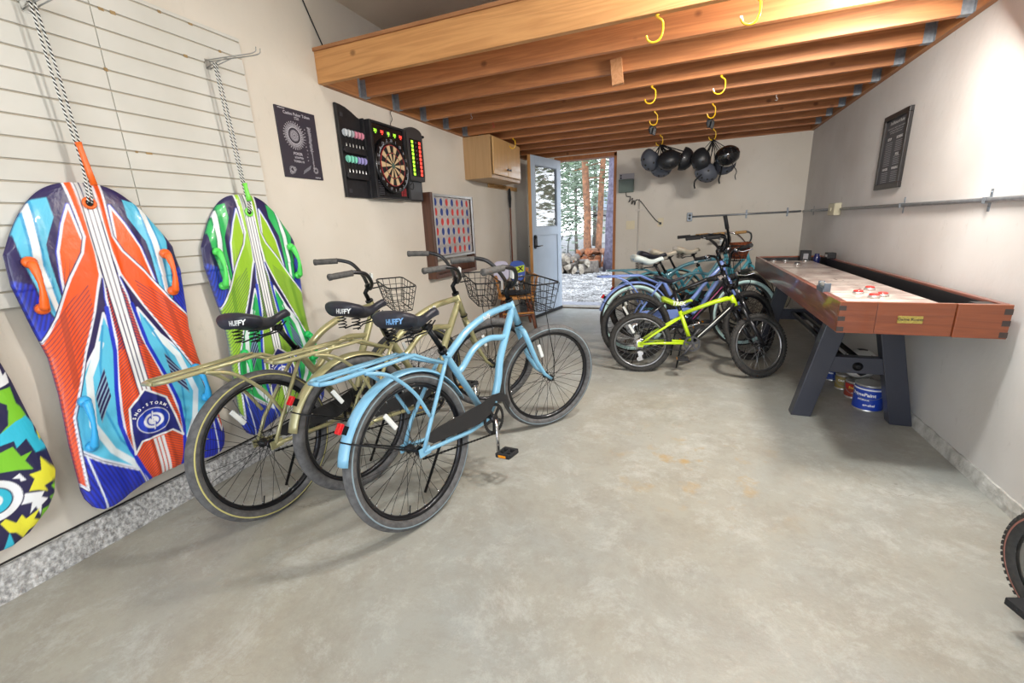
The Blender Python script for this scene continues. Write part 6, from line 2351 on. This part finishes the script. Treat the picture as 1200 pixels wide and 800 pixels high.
conduit('conduit', 'steel conduit along the back wall between outlet box and corner', [(.062, yb_, CZ + .006), (XR - .03, yb_, CZ + .012)], clamps=[((.70, yb_, CZ + .009), (1, 0, 0), (0, -1, 0)), ((1.15, yb_, CZ + .011), (1, 0, 0), (0, -1, 0))])
t = thing('outlet_box', 'small steel outlet box at the left end of the back wall conduit', 'outlet', (.03, YB, CZ + .005))
obj('box', MB().box((-.032, -.04, -.055), (.032, 0, .055)), M_galv, t, bevel=.003)
mb = MB()
for z in (-.02, .02):
    mb.lathe((0, -.04, z), (0, -1, 0), [(0, .016), (.002, .015)], 16)
obj('receptacle', mb, M_gut, t, kind='stuff')
# ================================================================ back wall services
t = thing('sprinkler_timer', 'grey green sprinkler timer box on the back wall beside the doorway', 'timer box', (-.80, YB, 1.64))
obj('housing', MB().box((-.10, -.075, 0), (.10, 0, .17)), mat('timer_green_grey', '6b7a72', rough=.5), t, bevel=.008)
obj('lid', MB().box((-.095, -.085, .012), (.095, -.0755, .155)), mat('timer_dark_green', '5c6b64', rough=.45), t, bevel=.004)
up_ = obj('upper_plate', MB().box((-.10, -.02, .171), (.10, 0, .245)), mat('pale_grey_plate', 'a9a6ab', rough=.5), t, bevel=.002)
mb = MB()
mb.lathe((-.075, -.02, .222), (0, -1, 0), [(0, .012), (.003, .012)], 12)
mb.lathe((-.075, -.02, .192), (0, -1, 0), [(0, .012), (.003, .012)], 12)
obj('socket', mb, M_gut, up_, kind='stuff')
mb = MB()
pts = [(-.80, YB - .03, 1.64), (-.79, YB - .03, 1.59), (-.74, YB - .03, 1.58), (-.76, YB - .04, 1.51), (-.71, YB - .04, 1.56), (-.72, YB - .04, 1.48), (-.69, YB - .04, 1.53), (-.68, YB - .03, 1.47), (-.66, YB - .03, 1.535), (-.60, YB - .02, 1.51), (-.50, YB - .015, 1.38), (-.40, YB - .02, 1.26), (-.335, YB - .03, 1.215)]
mb.tube(smooth_path(pts, 6), .0045, 6)
mb.box((-.348, YB - .04, 1.195), (-.322, YB - .008, 1.225))
tag(obj('power_cord', mb, M_black), 'black cord looping from the sprinkler timer to the wall socket', 'cord')
for (x, z, lab, sw2) in ((-.735, 1.205, 'cream double light switch plate beside the doorway', True), (-.335, 1.225, 'cream wall socket plate that the black cord plugs into', False)):
    t = thing('wall_plate', lab, 'wall plate', (x, YB, z))
    w = .058 if sw2 else .036
    obj('plate', MB().box((-w, -.006, -.057), (w, 0, .057)), mat('cream_plastic', 'dccfae', rough=.4), t, bevel=.002)
    if sw2:
        for s in (-1, 1):
            obj('toggle', MB().box((s * .024 - .005, -.016, -.010), (s * .024 + .005, -.006, .010)), mat('cream_plastic', 'dccfae'), t)
    else:
        obj('receptacle', MB().lathe((0, -.006, -.02), (0, -1, 0), [(0, .015), (.002, .015)], 14), mat('cream_plastic', 'dccfae'), t)
# white painted conduit going down
conduit('pipe_run', 'white painted pipe running down the back wall behind the bicycles', [(-.625, YB - .012, 1.545), (-.625, YB - .012, .05)], r=.010, clamps=[((-.625, YB - .012, 1.40), (0, 0, 1), (0, -1, 0)), ((-.625, YB - .012, .7), (0, 0, 1), (0, -1, 0))])
for ch in bpy.data.objects['pipe_run'].children:
    ch.data = ch.data.copy() if False else ch.data
    ch.data.materials[0] = mat('painted_pipe', 'cfc8bf', rough=.5)
# ================================================================ loft hooks, clips, block, helmets
M_yel = mat('yellow_vinyl', 'e8b81f', rough=.35, coat=.3)
M_whtip = mat('worn_white_tip', 'dddddd', rough=.5)
def hook_shape(s=1.0):
    pts = [(0, 0, .012), (0, 0, 0), (0, 0, -.010), (.024, 0, -.030), (.028, 0, -.055), (.026, 0, -.085), (.012, 0, -.108), (-.014, 0, -.115), (-.038, 0, -.102), (-.046, 0, -.080)]
    return [Vector(p) * s for p in pts]
def hook(x, y, rz, lab, s=1.0, z=LZ, flip=False, small=False):
    t = thing('utility_hook', lab, 'hook', (x, y, z), (0, 0, rz), 'yellow hooks screwed in the loft joists')
    obj('hook_wire', MB().tube(smooth_path(hook_shape(s), 4), .0052 * s, 8), M_yel, t)
    obj('screw_collar', MB().lathe((0, 0, -.002), (0, 0, -1), [(0, .009 * s), (.006, .008 * s)], 10), M_yel, t)
    if flip:
        p = hook_shape(s)
        obj('bare_tip', MB().tube([p[-1] + Vector((.008, 0, -.02)) * s, p[-1], p[-1] + Vector((-.0, 0, .004))], .0056 * s, 8), M_whtip, t)
    return t
JY = [2.49 + .366 + .394 * k - .02 for k in range(10)]
hook(-.185, 2.47, 0, 'yellow hook on the front loft beam, left one of two', 1.0)
hook(.222, 2.47, 0, 'yellow hook on the front loft beam, right one with a bare white tip', 1.0, flip=True)
hook(-.29, JY[2], 0, 'yellow hook on the third joist, left one above the doorway side', 1.0)
hook(.165, JY[2], 0, 'yellow hook on the third joist, right one with a bare tip', 1.0, flip=True)
hook(-.32, JY[4], R(30), 'yellow hook holding the left black strap clip', 1.0)
hook(.15, JY[4], R(30), 'yellow hook holding the right black strap clip', 1.0)
hook(-.335, JY[7], R(20), 'yellow hook holding the left bunch of helmets', 1.0)
hook(.215, JY[7], R(20), 'yellow hook holding the right bunch of helmets', 1.0)
hook(-1.83, JY[5], R(0), 'yellow hook close to the wall cupboard under the loft', .9)
# tiny cup hooks with red tips near the dart cabinet
for (x, k, lab) in ((-1.75, 2, 'tiny white screw hook under the third joist near the dart cabinet'), (-1.72, 3, 'tiny red screw hook under the fourth joist near the dart cabinet'), (.62, 4, 'tiny bare screw hook under a joist near the right wall')):
    o = obj('screw_hook', MB().tube(smooth_path([(0, 0, .005), (0, 0, -.02), (.010, 0, -.03), (.004, 0, -.042), (-.010, 0, -.036)], 4), .0022, 6), M_redp if k == 3 else M_silv)
    o.location = (x, JY[k], LZ)
    tag(o, lab, 'hook')
# black strap clips
for (x, lab) in ((-.335, 'black buckle bundle hanging on the left yellow hook'), (.140, 'black buckle bundle hanging on the right yellow hook')):
    t = thing('strap_buckle', lab, 'buckle', (x, JY[4], 2.095), (0, 0, .4))
    mb = MB()
    mb.tube(smooth_path([(0, 0, -.022), (-.028, .004, -.045), (-.018, 0, -.085), (.018, 0, -.085), (.030, 0, -.045), (.004, 0, -.020)], 5), .0055, 6)
    obj('cord_loop', mb, M_black, t)
    mb = MB()
    mb.obox((0, .012, -.055), (.020, 0, .004), (0, .008, 0), (-.006, 0, .034))
    mb.obox((.012, -.012, -.075), (.014, 0, -.006), (0, .007, 0), (.006, 0, .028))
    obj('clip', mb, M_gut, t, bevel=.003, kind='stuff')
# wood block
t = obj('wood_block', MB().obox((0, 0, 0), (.036, .0, 0), (0, .019, 0), (0, 0, .075)), wood('block_wood', 'c99366', 'ab7144', 'Y', rough=.7, knots=False), bevel=.002)
t.location = (-.45, 3.235, LZ - .001)
t.rotation_euler = (0, 0, R(8))
tag(t, 'short wood block fixed under the second loft joist', 'wood block')
t.location = (-.475, JY[1] - .019 - .021, 2.188)
t.rotation_euler = (0, R(-6), R(0))
# helmets
M_hblk = mat('helmet_black', '202226', rough=.4, coat=.1)
M_hgry = mat('helmet_grey', '4d515b', rough=.5)
M_hgl = mat('helmet_gloss_black', '17181b', rough=.12, coat=.8)
def helmet(lab, c, up, fwd, m, grp, strap_to=None, dangling=None, long=1.0):
    up = Vector(up).normalized()
    fwd = Vector(fwd)
    fwd = (fwd - up * fwd.dot(up)).normalized()
    side = up.cross(fwd)
    Mx = Matrix((fwd, side, up)).transposed()
    t = thing('helmet', lab, 'helmet', c, Mx.to_euler(), grp)
    mb = MB()
    rows = []
    NR, NS = 12, 28
    for i in range(NR + 1):
        th = (PI * .56) * i / NR
        row = []
        for j in range(NS):
            a = 2 * PI * j / NS
            x = .128 * long * math.sin(th) * math.cos(a)
            y = .104 * math.sin(th) * math.sin(a)
            z = .120 * math.cos(th)
            if i == NR:
                z += .018 * (1 if math.cos(a) > .6 else 0) - .012 * (1 if abs(math.sin(a)) > .8 else 0)
            row.append(mb.av((x, y, z)))
        rows.append(row)
    for A, B_ in zip(rows, rows[1:]):
        for j in range(NS):
            mb.af((A[j], B_[j], B_[(j + 1) % NS], A[(j + 1) % NS]), True)
    sh_ = obj('shell', mb, m, t)
    so = sh_.modifiers.new('thick', 'SOLIDIFY')
    so.thickness = .014
    so.offset = -1
    for (th, a) in ((.55, .5), (.55, -.5), (.95, 0.25), (.95, -.25), (.6, 2.7), (.6, -2.7), (1.1, 1.4), (1.1, -1.4), (.25, PI / 2), (.25, -PI / 2)):
        n_ = Vector((math.sin(th) * math.cos(a), math.sin(th) * math.sin(a), math.cos(th)))
        p = Vector((.128 * long * n_.x, .104 * n_.y, .120 * n_.z))
        obj('vent', MB().lathe(p - n_ * .002, n_, [(0, .0115), (.0026, .0115)], 12), M_dark, t)
    inv = Mx.inverted()
    mb = MB()
    Z0_ = -.02
    if strap_to:
        s_ = inv @ (Vector(strap_to) - Vector(c))
        for sy in (-1, 1):
            for sx in (-.06, .05):
                mb.tube(smooth_path([(sx, sy * .09, Z0_), (Vector((sx, sy * .09, Z0_)) * .4 + s_ * .6) + Vector((0, sy * .01, -.01)), s_], 4), .006, 4, flat=(1, .3))
    if dangling:
        d0 = Vector((-.02, .09, Z0_))
        dn = inv @ Vector((0, 0, -1))
        d1 = inv @ (Vector(dangling) - Vector(c))
        mb.tube(smooth_path([d0, d0 * .5 + d1 * .5 + (inv @ Vector((.01, 0, -.01))), d1, d1 + dn * .05 + inv @ Vector((-.01, 0, 0)), d1 + dn * .09], 4), .008, 6, flat=(1, .4))
    if strap_to or dangling:
        obj('strap', mb, mat('strap_webbing', '17171a', rough=.8), t)
    return t
YH = JY[7]
def hp(px_, py_, Y):
    d = (_r2 * (px_ - 600) + _d2 * (py_ - 400) + _f * 503.9)
    return Vector((0, 0, 1.245)) + d * (Y / d.y)
GL, GRr = 'helmets on the left hook', 'helmets on the right hook'
st1, st2 = (-.335, YH, 2.085), (.215, YH, 2.085)
helmet('dark grey dome helmet on the left side of the left bunch', hp(763, 187, YH - .02), (-.6, -.55, -.55), (0, 0, -1), M_hgry, GL, st1)
helmet('black dome helmet in the front middle of the left bunch', hp(784, 187, YH - .12), (.15, -.75, -.65), (1, 0, 0), M_hblk, GL, st1)
helmet('black helmet at the right rear of the left bunch', hp(800, 186, YH + .06), (.8, .1, -.3), (0, 0, -1), M_hblk, GL, st1)
helmet('grey helmet peeking out at the bottom of the left bunch', hp(775, 195, YH + .06), (-.2, -.2, -.95), (1, 0, 0), M_hgry, GL, st1)
helmet('black dome helmet on the left side of the right bunch', hp(823, 187, YH - .02), (-.8, -.45, -.25), (0, 0, -1), M_hblk, GRr, st2)
helmet('grey helmet lowest in the right bunch with a dangling strap', hp(828, 201, YH + .02), (-.45, -.55, -.7), (.8, 0, -.4), M_hgry, GRr, st2, tuple(hp(815, 211, YH - .1)))
helmet('glossy black helmet on top of the right bunch', hp(852, 183, YH - .10), (.2, -.7, .35), (.9, 0, .3), M_hgl, GRr, st2, tuple(hp(863, 200, YH - .1)))
helmet('grey helmet behind the glossy one in the right bunch', hp(848, 192, YH + .13), (.3, -.4, -.8), (1, 0, .2), M_hgry, GRr, st2, tuple(hp(844, 205, YH - .1)))
